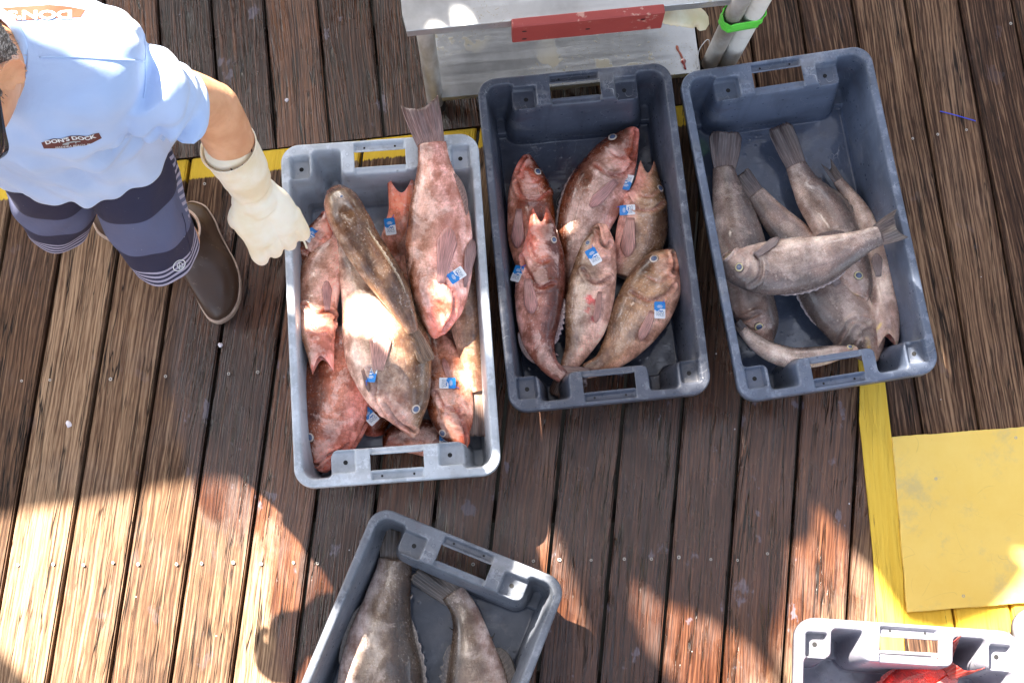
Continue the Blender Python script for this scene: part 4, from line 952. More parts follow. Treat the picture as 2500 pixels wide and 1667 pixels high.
o = obj('table_top', top_mesh(TW, .62, TZ, .028, .004, 1), M_STEEL, table); m = o.modifiers.new('thickness', 'SOLIDIFY'); m.thickness = .0015; m.offset = -1; bevel(o, .0012, 2, 40)
SZ = .105
tinv = Matrix.Rotation(-table.rotation_euler.z, 4, 'Z')@Matrix.Translation((-FL.x, -FL.y, 0))
s0, s1 = tinv@P(1079, 238, SZ), tinv@P(1709, 170, SZ)
b = top_mesh(s1.x-s0.x, .50, SZ, .022, .003); b.transform(Matrix.Translation((s0.x, min(s0.y, s1.y), 0)))
o = obj('shelf', b, M_STEEL, table); m = o.modifiers.new('thickness', 'SOLIDIFY'); m.thickness = .0015; m.offset = -1; bevel(o, .0012, 2, 40)
lp = tinv@P(1030, 80, TZ-.02)+Vector((.006, .032, 0)); lr = tinv@P(1785, 30, TZ); lrb = tinv@P(1728, 168, .0); lrt = tinv@P(1800, 20, .5); lrt = lrb+(lrt-lrb)*2.3
for x, y, zt_ in ((lp.x, lp.y, TZ-.006), (lrb.x, lrb.y, 0), (lp.x, lp.y+.5, TZ-.006), (lr.x, lr.y+.5, TZ-.006)):
    b = tube([(x, y, .03), (x, y, zt_)] if zt_ else [lrb+Vector((0, 0, .03)), lrt], .0205, 24); obj('leg', b, M_TUBE, table, smooth=True)
    f = tube([(x, y, 0), (x, y, .02), (x, y, .035)], [.024, .024, .021], 20); obj('foot', f, flat_mat('rubber_foot', (.03, .03, .03), .7), table)
for o in [x for x in C.objects if x.name.startswith('leg') or x.name.startswith('foot')]:
    m = o.modifiers.new('edge', 'EDGE_SPLIT'); m.split_angle = R(40)
# red board screwed to the front edge
t = NT('red_board_paint'); c = t.coord()
ch = t.range(t.noise(c, 22, 6, .72), .60, .64)
M_REDB = t.bsdf(Base_Color=t.mix(t.math('MULTIPLY', ch, .55), t.mix(t.noise(c, 9, 5, .6), (.25, .030, .026), (.35, .060, .05)), (.62, .42, .34)), Roughness=.5, Normal=t.bump(t.noise(c, 60, 4), .3, .001))
b0 = tinv@P(1247, 38, TZ+.012); b1 = tinv@P(1620, 2, TZ+.012)
bm = bmesh.new(); add_box(bm, b0.x, b1.x, b0.y-.002, b0.y+.019, TZ+.014-.082, TZ+.014)
rb = obj('red_board', bm, M_REDB); rb.matrix_world = table.matrix_world if False else Matrix.Translation((FL.x, FL.y, 0))@Matrix.Rotation(table.rotation_euler.z, 4, 'Z'); bevel(rb, .003, 3, 40)
dy = -.0035-b0.y-.017
for v in rb.data.vertices: v.co.y += dy
tag(rb, 'dull red board screwed along the front edge of the steel table', 'board')
for fx, fz in ((.08, .025), (.08, .065), (.5, .045), (.86, .022)):
    o = bpy.data.objects.new('screw_hole', SHOLE); C.objects.link(o); o.parent = rb; o.location = (b0.x+(b1.x-b0.x)*fx, b0.y-.0025+dy, TZ+.014-fz); o.rotation_euler = (R(90), 0, 0); o.scale = (2.1, 1.3, 1)
# blood run on the shelf
t = NT('blood'); M_BLOOD = t.bsdf(Base_Color=t.mix(t.noise(t.coord(), 60, 3), (.10, .004, .006), (.28, .03, .02)), Roughness=.15, Coat_Weight=1.)
def blotch(pts, z, name, mat, par=None, h=.0012):
    c0 = P(sum(p[0] for p in pts)/len(pts), sum(p[1] for p in pts)/len(pts), z)
    o_ = [P(x, y, z)-c0 for x, y in pts]; n = len(o_); N_ = n*4; S_ = []
    for i in range(N_):
        u = i/4; i0 = int(u) % n; f = u-int(u); p0, p1, p2, p3 = (o_[(i0+k-1) % n] for k in range(4))
        S_.append(.5*((2*p1)+(p2-p0)*f+(2*p0-5*p1+4*p2-p3)*f*f+(3*p1-p0-3*p2+p3)*f**3))
    vs = [p+c0 for p in S_]+[p*.75+c0+Vector((0, 0, h)) for p in S_]
    fs = [(i, (i+1) % N_, N_+(i+1) % N_, N_+i) for i in range(N_)]+[tuple(range(N_, 2*N_))]
    o = obj(name, mesh(name, vs, fs), mat, smooth=True)
    if par: o.parent = par; o.matrix_parent_inverse = (Matrix.Translation(par.location)@par.rotation_euler.to_matrix().to_4x4()).inverted()
    return o
blotch([(1661,150),(1668,143),(1675,148),(1673,158),(1676,170),(1670,168),(1666,158)], SZ+.0012, 'blood_drop', M_BLOOD, table, .003)
blotch([(1650,112),(1656,113),(1658,122),(1664,132),(1668,143),(1663,143),(1657,130),(1651,121)], SZ+.001, 'blood_run', flat_mat('thin_blood', (.34, .10, .06), .3), table, .0008)
# white pipe strapped to the right leg with green tape
t = NT('white_pvc'); c = t.coord(); M_PVC = t.bsdf(Base_Color=t.mix(t.math('MULTIPLY', t.range(t.noise(c, 14, 5, .7), .5, .7), .5), (.80, .78, .73), (.56, .53, .47)), Roughness=.4)
leg_w = table.matrix_world if False else (Matrix.Translation((FL.x, FL.y, 0))@Matrix.Rotation(table.rotation_euler.z, 4, 'Z'))@lrb
ldir = (Matrix.Rotation(table.rotation_euler.z, 4, 'Z')@(lrt-lrb)); ldir /= ldir.z
pv = leg_w+Vector((.0445, .008, 0))
prof = [pv+ldir*z for z in (.0, .12, .55, 1.2)]
bm = tube(prof, .0225, 28, cap=False); pvc = obj('white_pipe', bm, M_PVC, smooth=True); m = pvc.modifiers.new('thickness', 'SOLIDIFY'); m.thickness = .003
tag(pvc, 'white plastic pipe taped upright to the right leg of the steel table', 'pipe')
t = NT('green_tape'); c = t.coord(); M_TAPE = t.bsdf(Base_Color=t.mix(t.noise(t.map(c, (30, 30, 160)), 1, 4), (.09, .60, .045), (.16, .80, .09)), Roughness=.45, Normal=t.bump(t.noise(t.map(c, (20, 20, 120)), 1, 4), .8, .003))
def tape():
    bm = bmesh.new(); N_ = 72; rows = []; ax = (pv-leg_w); ax.z = 0; L_ = ax.length; ax.normalize(); ay = Vector((-ax.y, ax.x, 0)); rr = random.Random(5)
    for j in range(8):
        z = .40+.055*j/7; row = []
        for k in range(N_):
            a = k/N_*2*math.pi; r_ = .0250+.0009*math.sin(a*9+j)+.0012*math.sin(j*2.2+a*3); cx = L_ if math.cos(a) > 0 else 0
            row.append(bm.verts.new(leg_w+ax*(cx+r_*math.cos(a))+ay*r_*math.sin(a)*(1 if abs(math.cos(a)) > .35 else .93)+ldir*(z+.006*math.sin(a+1)+rr.uniform(-.0008, .0008))))
        rows.append(row)
    for j in range(7):
        for k in range(N_): bm.faces.new((rows[j][k], rows[j][(k+1) % N_], rows[j+1][(k+1) % N_], rows[j+1][k]))
    return bm
tp = obj('green_tape', tape(), M_TAPE, smooth=True); m = tp.modifiers.new('thickness', 'SOLIDIFY'); m.thickness = .0012; m.offset = 1
tag(tp, 'bright green tape wrapped round the white pipe and the table leg', 'tape')
# cream glove hanging at the back of the table's edge
t = NT('cream_rubber'); c = t.coord(); n1 = t.noise(c, 14, 4, .6)
M_RUB = t.bsdf(Base_Color=t.mix(t.range(n1, .35, .7), (.70, .58, .38), (.82, .76, .62)), Roughness=.5, Subsurface_Weight=.1, Subsurface_Scale=.3, Normal=t.bump(t.noise(c, 90, 3), .15, .001))
A_ = [P(1606, 36, .40), P(1640, 36, .40), P(1675, 38, .385), P(1700, 45, .37), P(1712, 62, .36), P(1706, 74, .355)]
bm = bmesh.new(); rings = []; Np = 20
AA = spline([tuple(p) for p in A_], 22)
for i, p in enumerate(AA):
    u = i/21; w = .018+.012*math.sin(u*3)-(.012*max(0, u-.85)/.15); w *= 1+.05*math.sin(u*60)*(u < .5)
    if i == 21: w = .004
    tt = Vector(AA[min(i+1, 21)]-AA[max(i-1, 0)]).normalized(); sd_ = tt.cross(Vector((0, 0, 1))).normalized()
    rings.append([bm.verts.new(Vector(p)+sd_*w*math.cos(a)+Vector((0, 0, 1))*w*.45*math.sin(a)) for a in [k/Np*6.2832 for k in range(Np)]])
for i in range(21):
    for k in range(Np): bm.faces.new((rings[i][k], rings[i][(k+1) % Np], rings[i+1][(k+1) % Np], rings[i+1][k]))
bm.faces.new(rings[0][::-1]); bm.faces.new(rings[-1])
o = obj('spare_glove', bm, M_RUB, smooth=True); tag(o, 'limp cream rubber glove tucked between the red board and the white pipe', 'glove')
# thin wire, blue filament
def thing_tube(name, pts, r_, mat, label, cat):
    S_ = spline([tuple(p) for p in pts], 24); o = obj(name, tube([Vector(p) for p in S_], r_, 8), mat, smooth=True); tag(o, label, cat); return o
thing_tube('wire', [P(1733,112,.06), P(1731,99,.10), P(1722,101,.13), P(1706,126,.12), P(1703,168,.11)], .0011, flat_mat('pale_wire', (.62, .62, .62), .4), 'thin pale wire loop beside the right end of the shelf', 'wire')
thing_tube('line_scrap', [P(2295,272,.0035), P(2330,281,.005), P(2382,296,.0035)], .0013, flat_mat('blue_line', (.02, .06, .62), .4), 'short scrap of blue line on the grey brown planks at the right', 'line')
M_SHELL = flat_mat('dried_scale', (.62, .58, .62), .3)
for k, (x, y, r_, lb) in enumerate([(168,1035,7,'pale round fish scale on the dry planks left of the crates'), (538,842,5,'small pale scrap in the plank gap below the brown boot'), (700,245,4,'tiny pale chip on the dark planks above the pale crate')]):
    pts_ = [(x+r_*(1+.25*math.sin(a*2+k))*math.cos(a), y+r_*1.2*(1+.2*math.cos(a*3+k))*math.sin(a)) for a in [q/9*6.2832 for q in range(9)]]
    o = blotch(pts_, .0025, 'fish_scale', M_SHELL, None, .0012); tag(o, lb, 'scale')

# ------------------------------------------------------------------ the man
def capsule(bm, pts, rads, n=20, flat=None):
    """closed rounded tube; flat=(axis vector, factor) squashes along that axis"""
    pts = [Vector(p) for p in pts]; t0 = (pts[1]-pts[0]).normalized(); t1 = (pts[-1]-pts[-2]).normalized()
    P_, R_ = [], []
    for k in (0, .35, .7): a = k*math.pi/2; P_.append(pts[0]-t0*rads[0]*math.cos(a)); R_.append(max(rads[0]*math.sin(a), .0006))
    S_ = spline([tuple(p)+(r_,) for p, r_ in zip(pts, rads)], max(6, 5*len(pts))) if len(pts) > 2 else np.array([tuple(pts[0])+(rads[0],), tuple(pts[0].lerp(pts[1], .5))+((rads[0]+rads[1])/2,), tuple(pts[1])+(rads[1],)])
    for q in S_: P_.append(Vector(q[:3])); R_.append(q[3])
    for k in (.7, .35, 0): a = k*math.pi/2; P_.append(pts[-1]+t1*rads[-1]*math.cos(a)); R_.append(max(rads[-1]*math.sin(a), .0006))
    up = Vector((.3, .2, 1)) if abs(t0.z) < .8 else Vector((0, 1, 0)); a_ = t0.cross(up).normalized(); rings = []
    for i, p in enumerate(P_):
        tt = (P_[min(i+1, len(P_)-1)]-P_[max(i-1, 0)]).normalized(); a_ = (a_-tt*a_.dot(tt)).normalized(); b_ = tt.cross(a_)
        row = []
        for k in range(n):
            v = (a_*math.cos(k/n*6.2832)+b_*math.sin(k/n*6.2832))*R_[i]
            if flat: v = v-flat[0]*v.dot(flat[0])*(1-flat[1])
            row.append(bm.verts.new(p+v))
        rings.append(row)
    for i in range(len(rings)-1):
        for k in range(n): bm.faces.new((rings[i][k], rings[i][(k+1) % n], rings[i+1][(k+1) % n], rings[i+1][k]))
    bm.faces.new(rings[0][::-1]); bm.faces.new(rings[-1])
def fuse(bm, voxel, smooth=5, name='m'):
    bmesh.ops.recalc_face_normals(bm, faces=bm.faces)
    me = bpy.data.meshes.new(name); bm.to_mesh(me); bm.free(); o = bpy.data.objects.new(name, me); C.objects.link(o)
    m = o.modifiers.new('r', 'REMESH'); m.mode = 'VOXEL'; m.voxel_size = voxel; m.use_smooth_shade = True
    m = o.modifiers.new('s', 'SMOOTH'); m.factor = .5; m.iterations = smooth
    bpy.context.view_layer.update()
    r_ = bpy.data.meshes.new_from_object(o.evaluated_get(bpy.context.evaluated_depsgraph_get())); bpy.data.objects.remove(o); r_.shade_smooth(); r_.name = name; return r_
V3 = Vector
sh = P(372, 200, 1.232); el = P(522, 262, 1.06); wr = P(615, 462, .78); 
shR = V3((-.955, .862, 1.30)); elR = V3((-1.05, .68, 1.05)); wrR = V3((-1.04, .57, 1.01))
hipL, kneeL, ankL = V3((-.73, .87, .86)), V3((-.725, .765, .50)), V3((-.787, .905, .10))
hipR, kneeR, ankR = V3((-.89, .87, .86)), V3((-.955, .85, .48)), V3((-.96, 1.10, .12))
HC = P(-112, 206, 1.50); neck0 = V3((-.790, .83, 1.36))
bm = bmesh.new()
capsule(bm, [(-.81, .885, .86), (-.80, .885, 1.0), (-.785, .88, 1.15), (-.77, .87, 1.27)], [.125, .115, .122, .105], flat=(V3((0, 1, 0)), .78))
capsule(bm, [sh+V3((0, 0, -.02)), shR+V3((0, 0, -.02))], [.024, .024]); capsule(bm, [sh+V3((-.12, 0, -.04)), shR+V3((.12, 0, -.05))], [.062, .062])
capsule(bm, [sh, sh.lerp(el, .5), el], [.028, .044, .044]); capsule(bm, [el, el.lerp(wr, .35), el.lerp(wr, .8), wr], [.045, .046, .034, .030])
capsule(bm, [shR, shR.lerp(elR, .5), elR], [.060, .050, .044]); capsule(bm, [elR, elR.lerp(wrR, .35), wrR], [.043, .044, .028])
for h_, k_, a_ in ((hipL, kneeL, ankL), (hipR, kneeR, ankR)):
    capsule(bm, [h_, h_.lerp(k_, .5), k_], [.075, .064, .052]); capsule(bm, [k_, k_.lerp(a_, .35)+V3((0, .012, 0)), k_.lerp(a_, .85), a_], [.055, .056, .038, .040])
capsule(bm, [neck0, neck0.lerp(HC, .55), HC+V3((0, .03, -.05))], [.072, .062, .06])
# right hand, relaxed, out of the picture's left edge
hR = wrR+V3((-.005, -.03, -.075)); capsule(bm, [wrR, wrR.lerp(hR, .6), hR], [.027, .036, .034], flat=(V3((1, 0, 0)), .55))
for i_, (oy, ln) in enumerate(((-.032, .070), (-.011, .078), (.010, .074), (.030, .060))):
    q = hR+V3((0, oy*.9, -.012)); capsule(bm, [q, q+V3((.006, -.004, -ln*.45)), q+V3((.018, -.004, -ln*.8)), q+V3((.032, -.002, -ln))], [.0100, .0095, .0088, .0080], 12)
capsule(bm, [wrR+V3((.0, -.032, -.03)), wrR+V3((.008, -.056, -.06)), wrR+V3((.014, -.062, -.092))], [.013, .011, .009], 12)
# head: ellipsoid with features, local axes: X his left (picture right), Yf forward, Z up
pitch = R(38); Fw = V3((-.10, -math.cos(pitch), -math.sin(pitch))).normalized(); Lx = V3((1, -.10, .45)).normalized(); Lx = (Lx-Fw*Lx.dot(Fw)).normalized(); Uz = Lx.cross(Fw); Uz = Uz if Uz.z > 0 else -Uz
def hp(x, y, z): return HC+Lx*x+Fw*y+Uz*z
def headr(x, y, z):
    """unit direction -> local point on the head"""
    a = .076*(1-.20*max(0, -z)); b = .097 if y > 0 else .098; c_ = .118
    px, py_, pz = x*a, y*b, z*c_
    g = lambda cx, cy, cz, w: math.exp(-((x-cx)**2+(y-cy)**2+(z-cz)**2)/(w*w))
    py_ += .030*g(0, .97, -.22, .17)+.010*g(0, .97, .02, .12)+.008*(g(.3, .93, .12, .2)+g(-.3, .93, .12, .2))-.010*(g(.36, .9, -.05, .17)+g(-.36, .9, -.05, .17))+.008*g(0, .85, -.55, .2)+.016*g(0, .62, -.85, .26)
    py_ += .006*g(0, .88, -.47, .10); px += math.copysign(.006*(g(.75, .6, -.2, .25)+g(-.75, .6, -.2, .25)), x)
    return px, py_, pz
NU, NV = 64, 48; b2 = []
for j in range(NV+1):
    ph = math.pi*j/NV; row = []
    for i in range(NU):
        l = 2*math.pi*i/NU; row.append(bm.verts.new(hp(*headr(math.sin(ph)*math.cos(l), math.sin(ph)*math.sin(l), math.cos(ph)))))
        if j in (0, NV): break
    b2.append(row)
for j in range(NV):
    A, B = b2[j], b2[j+1]
    for i in range(NU):
        k = (i+1) % NU
        if len(A) == 1: bm.faces.new((A[0], B[i], B[k]))
        elif len(B) == 1: bm.faces.new((A[i], B[0], A[k]))
        else: bm.faces.new((A[i], B[i], B[k], A[k]))
# ears
def ear(s):
    out = []; e0 = hp(s*.075, -.018, -.008)
    X = (Lx*s*.85-Fw*.5).normalized(); Zz = (Uz-Fw*.12).normalized(); Y = X.cross(Zz).normalized()
    prof = [(0, .0, .0), (.014, .008, .5), (.024, .011, .72), (.031, .013, .9), (.030, .017, 1.), (.024, .0175, .94), (.017, .0135, .72), (.009, .0115, .45), (.0, .0105, .12)]
    n = 22; rows = []
    for off, w_, f in prof:
        row = []
        for k in range(n):
            a = k/n*2*math.pi; rad_z = .038*f*(1.05 if math.sin(a) > 0 else .92); rad_x = .022*f
            # ellipse in the plane (Zz up, back direction -Fw), lifted outwards at the back
            bk = -Fw*math.cos(a)*rad_x; upv_ = Zz*math.sin(a)*rad_z
            row.append(bm.verts.new(e0+bk+upv_+X*(w_*2.1*(.5+.5*(math.cos(a)*.5+.5))+.002)))
        rows.append(row)
    for j in range(len(rows)-1):
        for k in range(n): bm.faces.new((rows[j][k], rows[j][(k+1) % n], rows[j+1][(k+1) % n], rows[j+1][k]))
    bm.faces.new(rows[0][::-1]); bm.faces.new(rows[-1])
ear(1); ear(-1)
t = NT('tanned_skin'); c = t.coord(); n1 = t.noise(c, 20, 5, .6); n2 = t.noise(c, 160, 3)
skin_c = t.mix(t.range(n1, .3, .7), (.60, .29, .155), (.74, .41, .24)); skin_c = t.mix(t.math('MULTIPLY', t.range(n2, .6, .7), .25), skin_c, (.44, .19, .11))
hairs = t.noise(t.map(c, (140, 140, 26)), 1, 3)
M_SKIN = t.bsdf(Base_Color=skin_c, Roughness=.48, Subsurface_Weight=.25, Subsurface_Radius=(.02, .007, .003), Subsurface_Scale=.5, Normal=t.bump(t.math('ADD', n2, t.math('MULTIPLY', hairs, .6)), .25, .001))
body_me = fuse(bm, .0042, 4, 'person')
man = obj('person', body_me, M_SKIN)
tag(man, 'man in light blue t-shirt, striped navy shorts and cream glove beside the pale crate', 'person')
# hair
bm = bmesh.new(); keep = {}
def hairline(x, y, z): return z > .40*max(0, y+.05)+(-.02 if y < .32 else .45)-(.55 if y < -.38 else 0) and y < .72
NU, NV = 120, 90; grid = {}
for j in range(NV+1):
    ph = math.pi*j/NV
    for i in range(NU):
        l = 2*math.pi*i/NU; d_ = (math.sin(ph)*math.cos(l), math.sin(ph)*math.sin(l), math.cos(ph))
        if hairline(*d_):
            p = V3(headr(*d_)); u_ = V3(d_); off = .0075+.0035*mnoise.noise(u_*9)+.0022*mnoise.noise(u_*38); grid[i, j] = bm.verts.new(hp(*(p+u_*off)))
for (i, j) in list(grid):
    q = [(i, j), ((i+1) % NU, j), ((i+1) % NU, j+1), (i, j+1)]
    if all(k in grid for k in q) and j > 0: bm.faces.new([grid[k] for k in q])
bmesh.ops.recalc_face_normals(bm, faces=bm.faces)
t = NT('grey_hair'); c = t.coord(); hn = t.noise(t.map(c, (420, 120, 260), rot=(.4, .2, .1)), 1, 3, .6)
M_HAIR = t.bsdf(Base_Color=t.ramp(hn, [(.38, (.04, .032, .028)), (.50, (.16, .135, .12)), (.60, (.50, .47, .45))]), Roughness=.6, Normal=t.bump(hn, 1., .004))
rh = random.Random(4)
vl = [v.co.copy() for v in grid.values()]
for k in range(5200):                                               # short strands over the scalp shell
    p = rh.choice(vl)+V3((rh.uniform(-.003, .003), rh.uniform(-.003, .003), rh.uniform(-.003, .003))); nr = (p-HC).normalized()
    dr = (nr*.75+Fw*.55-Uz*.25+V3((rh.uniform(-.4, .4), rh.uniform(-.4, .4), rh.uniform(-.4, .4)))).normalized(); sd_ = dr.cross(nr).normalized()*.00045; ln = rh.uniform(.003, .0065)
    a_, b_, c_ = bm.verts.new(p-sd_), bm.verts.new(p+sd_), bm.verts.new(p+dr*ln); bm.faces.new((a_, b_, c_))
ho = obj('hair', bm, M_HAIR, man, smooth=True); m = ho.modifiers.new('thickness', 'SOLIDIFY'); m.thickness = .0004
# sunglasses
bm = bmesh.new(); path = [(.079, -.012, .006, .004), (.083, .02, .008, .0055), (.084, .055, .008, .009), (.078, .085, .004, .016), (.060, .104, .0, .020), (.034, .114, -.003, .021), (.012, .118, .0, .015), (0, .119, .003, .009)]
full = path+[(-a, b, c_, d_) for a, b, c_, d_ in path[-2::-1]]
S_ = spline(full, 60); rows = [[bm.verts.new(hp(a, b, z+h_)), bm.verts.new(hp(a, b-.002, z)), bm.verts.new(hp(a, b-.005, z-h_))] for a, b, z, h_ in S_]
for i in range(59):
    for k in range(2): bm.faces.new((rows[i][k], rows[i+1][k], rows[i+1][k+1], rows[i][k+1]))
go = obj('sunglasses', bm, flat_mat('black_frame', (.015, .016, .02), .18), man, smooth=True); m = go.modifiers.new('thickness', 'SOLIDIFY'); m.thickness = .0042; m.offset = 0

# ---- clothes
def fabric(name, colf, rough=.85, weave=900, sheen=.3):
    t = NT(name); c = t.coord(); col = colf(t, c)
    w = t.noise(c, weave, 2); f = t.noise(t.map(c, (9, 9, 4)), 1, 4, .55, .8)
    return t.bsdf(Base_Color=col, Roughness=rough, Sheen_Weight=sheen, Normal=t.bump(t.math('ADD', t.math('MULTIPLY', w, .06), f), .5, .012))
M_SHIRT = fabric('pale_blue_cotton', lambda t, c: t.mix(t.range(t.noise(c, 6, 3), .3, .7), (.36, .49, .76), (.44, .56, .80)))
def loft(rings, n=72, fold=0, seed=0, exp=2.2, closed=False, foldf=None):
    """rings (cx, cy, cz, a, b, tiltx, tilty): superellipse rings"""
    S_ = spline([(r_[2], 0)+tuple(r_) for r_ in rings], 60) if False else None
    A = np.array(rings, float); k = np.linspace(0, len(A)-1, 70); B = np.stack([np.interp(k, range(len(A)), A[:, j]) for j in range(A.shape[1])], 1)
    for _ in range(6): B[1:-1] = (B[:-2]+2*B[1:-1]+B[2:])/4
    bm = bmesh.new(); rows = []; uvs = []
    L_ = np.concatenate([[0], np.cumsum(np.linalg.norm(np.diff(B[:, :3], axis=0), axis=1))])
    for i, (cx, cy, cz, a, b, tx, ty) in enumerate(B):
        row = []
        for q in range(n):
            th_ = q/n*2*math.pi; x, y = math.cos(th_), math.sin(th_)
            x = math.copysign(abs(x)**(2/exp), x)*a; y = math.copysign(abs(y)**(2/exp), y)*b
            p = V3((cx+x, cy+y, cz+x*tx+y*ty))
            f = 1+(foldf(th_, L_[i]/L_[-1]) if foldf else 0)
            nz_ = mnoise.noise(V3((x*14+seed, y*14, cz*5)))*fold
            row.append(bm.verts.new(V3((cx, cy, cz))+(p-V3((cx, cy, cz)))*(f+nz_)))
        rows.append(row)
    uvl = bm.loops.layers.uv.new('UVMap')
    for i in range(len(rows)-1):
        for q in range(n):
            f = bm.faces.new((rows[i][q], rows[i][(q+1) % n], rows[i+1][(q+1) % n], rows[i+1][q]))
            for lp_, (ii, qq) in zip(f.loops, ((i, q), (i, q+1), (i+1, q+1), (i+1, q))): lp_[uvl].uv = (qq/n, L_[ii])
    bmesh.ops.recalc_face_normals(bm, faces=bm.faces); return bm
def shirt_fold(th_, u):                                             # u 0 hem .. 1 collar
    front = max(0, -math.sin(th_)); side = max(0, math.cos(th_))
    v = .020*math.sin(th_*9+u*5)*(1-u)*.8+.016*math.sin(th_*17-u*8)*max(0, .6-u)
    v += .035*side*math.sin((u*26)+th_*5)*math.exp(-((u-.55)/.25)**2)
    return v+.012*front*math.sin(th_*14+u*3)*math.sin(u*3.1)
torso = [(-.815, .898, .885, .188, .135, 0, .10), (-.815, .895, .94, .186, .134, 0, .06), (-.812, .89, 1.02, .180, .134, 0, 0), (-.805, .885, 1.10, .180, .136, 0, 0), (-.788, .872, 1.20, .192, .136, 0, 0),
         (-.780, .864, 1.27, .198, .132, 0, 0), (-.780, .86, 1.32, .195, .120, 0, .03), (-.778, .853, 1.352, .172, .106, 0, .06), (-.770, .845, 1.374, .132, .095, 0, .10), (-.790, .836, 1.392, .086, .082, 0, .16), (-.798, .830, 1.402, .068, .070, 0, .22)]
torso = [(-.812, .895, .84, .190, .135, 0, .10)]+torso+[(-.800, .828, 1.425, .060, .062, 0, .22)]
bm = loft(torso, 96, 0, 3, 2.35)
bm.verts.ensure_lookup_table(); nr_ = len(bm.verts)//96
bm.faces.new([bm.verts[i] for i in range(96)]); bm.faces.new([bm.verts[(nr_-1)*96+i] for i in range(96)])
SL0, SL1, SR0, SR1 = P(335, 196, 1.262), P(420, 258, 1.150), shR+V3((.07, 0, -.02)), elR.lerp(shR, .3)
for a_, b_ in ((SL0, SL1), (SR0, SR1)):
    m_ = tube([a_, a_.lerp(b_, .35), a_.lerp(b_, .7), b_+(b_-a_).normalized()*.03], [.060, .068, .064, .062], 40); t_me = bpy.data.meshes.new('t'); m_.to_mesh(t_me); m_.free(); bm.from_mesh(t_me); bpy.data.meshes.remove(t_me)
sh_me = fuse(bm, .0060, 9, 'shirt')
bm = bmesh.new(); bm.from_mesh(sh_me)
def cut(co, no, cen, rad, axis=None):
    g = [f for f in bm.faces if (f.calc_center_median()-cen).length < rad]
    if axis: g = [f for f in g if ((f.calc_center_median()-co)-no*(f.calc_center_median()-co).dot(no)).length < axis and (f.calc_center_median()-co).dot(no) > -.01]
    vs_ = {v for f in g for v in f.verts}; es_ = {e for f in g for e in f.edges}
    bmesh.ops.bisect_plane(bm, geom=list(vs_)+list(es_)+g, plane_co=co, plane_no=no, clear_outer=True)
cut(V3((-.812, .895, .888)), V3((0, .10, -1)), V3((-.812, .895, .84)), .28)
cut(V3((-.798, .830, 1.402)), V3((0, -.22, 1)), V3((-.798, .830, 1.43)), .09)
for a_, b_ in ((SL0, SL1), (SR0, SR1)): d_ = (b_-a_).normalized(); cut(b_, d_, b_, .12, .078)
bm.normal_update(); ARM = P(400, 300, 1.13)
for v in bm.verts:
    p = v.co; u = (p.z-.84)/.56; th_ = math.atan2(p.y-.885, p.x+.81); inT = sstep(-.575, -.62, p.x) if p.z > 1.05 else 1
    d = shirt_fold(th_, max(0, min(1, u)))*.26*inT
    front = sstep(.86, .78, p.y)*sstep(.92, 1.02, p.z)*sstep(1.36, 1.28, p.z); d += .0038*front*math.sin(p.x*62+p.z*7+2.5*mnoise.noise(p*6))+.0035*sstep(1.02, .93, p.z)*math.sin(th_*13+p.z*30)
    q = p-ARM; r_ = q.length; aa = math.atan2(q.z, q.x+q.y*.4)
    d += .007*math.sin(aa*9+r_*30)*math.exp(-((r_-.07)/.07)**2)
    d += .011*mnoise.noise(V3((p.x*11, p.y*11, p.z*4.5)))+.0050*mnoise.noise(V3((p.x*27+4, p.y*27, p.z*12)))
    for a_, b_ in ((SL0, SL1), (SR0, SR1)):
        w = (p-a_).dot((b_-a_).normalized())/(b_-a_).length; 
        if .3 < w < 1.05 and (p-a_.lerp(b_, w)).length < .13: d += (.0045*math.sin(w*17+p.x*30)+.006*mnoise.noise(p*19))*sstep(.3, .6, w)
    v.co = p+v.normal*d
shirt = obj('shirt', bm, M_SHIRT, man, smooth=True); m = shirt.modifiers.new('thickness', 'SOLIDIFY'); m.thickness = .003; m.offset = 0
def rim_of(me_o, cen, rad):
    """points of the open border near cen, in order"""
    b_ = bmesh.new(); b_.from_mesh(me_o.data); es = [e for e in b_.edges if e.is_boundary and (e.verts[0].co-cen).length < rad]; out = []
    if es:
        nb = {}
        for e in es:
            for x_, y_ in ((e.verts[0], e.verts[1]), (e.verts[1], e.verts[0])): nb.setdefault(x_, []).append(y_)
        cur = es[0].verts[0]; prev = None
        while cur is not None and len(out) < 3000:
            out.append(cur.co.copy()); nx_ = [y_ for y_ in nb.get(cur, []) if y_ is not prev]; prev, cur = cur, (nx_[0] if nx_ else None)
            if cur is es[0].verts[0]: break
    b_.free(); return out
for cen, rad, nm in ((SL1, .14, 'sleeve_hem'), (V3((-.812, .895, .888)), .30, 'shirt_hem')):
    rr_ = rim_of(shirt, cen, rad)
    if len(rr_) > 20: obj(nm, tube(rr_[::3]+[rr_[0]], .0026, 8, cap=False), M_SHIRT, man, smooth=True)
def bvh_of(o):
    dg = bpy.context.evaluated_depsgraph_get(); bpy.context.view_layer.update(); e = o.evaluated_get(dg); m_ = e.to_mesh()
    b = BVHTree.FromPolygons([o.matrix_world@v.co for v in m_.vertices], [tuple(p.vertices) for p in m_.polygons]); e.to_mesh_clear(); return b
bpy.context.view_layer.update(); B_SH = bvh_of(shirt)
def onto(bvh, px, py, off=.0012, fb=1.2):
    d_ = (P(px, py, 0)-CAMP).normalized(); h = bvh.ray_cast(CAMP, d_)
    if h[0] is None: return P(px, py, fb)
    return h[0]-d_*off
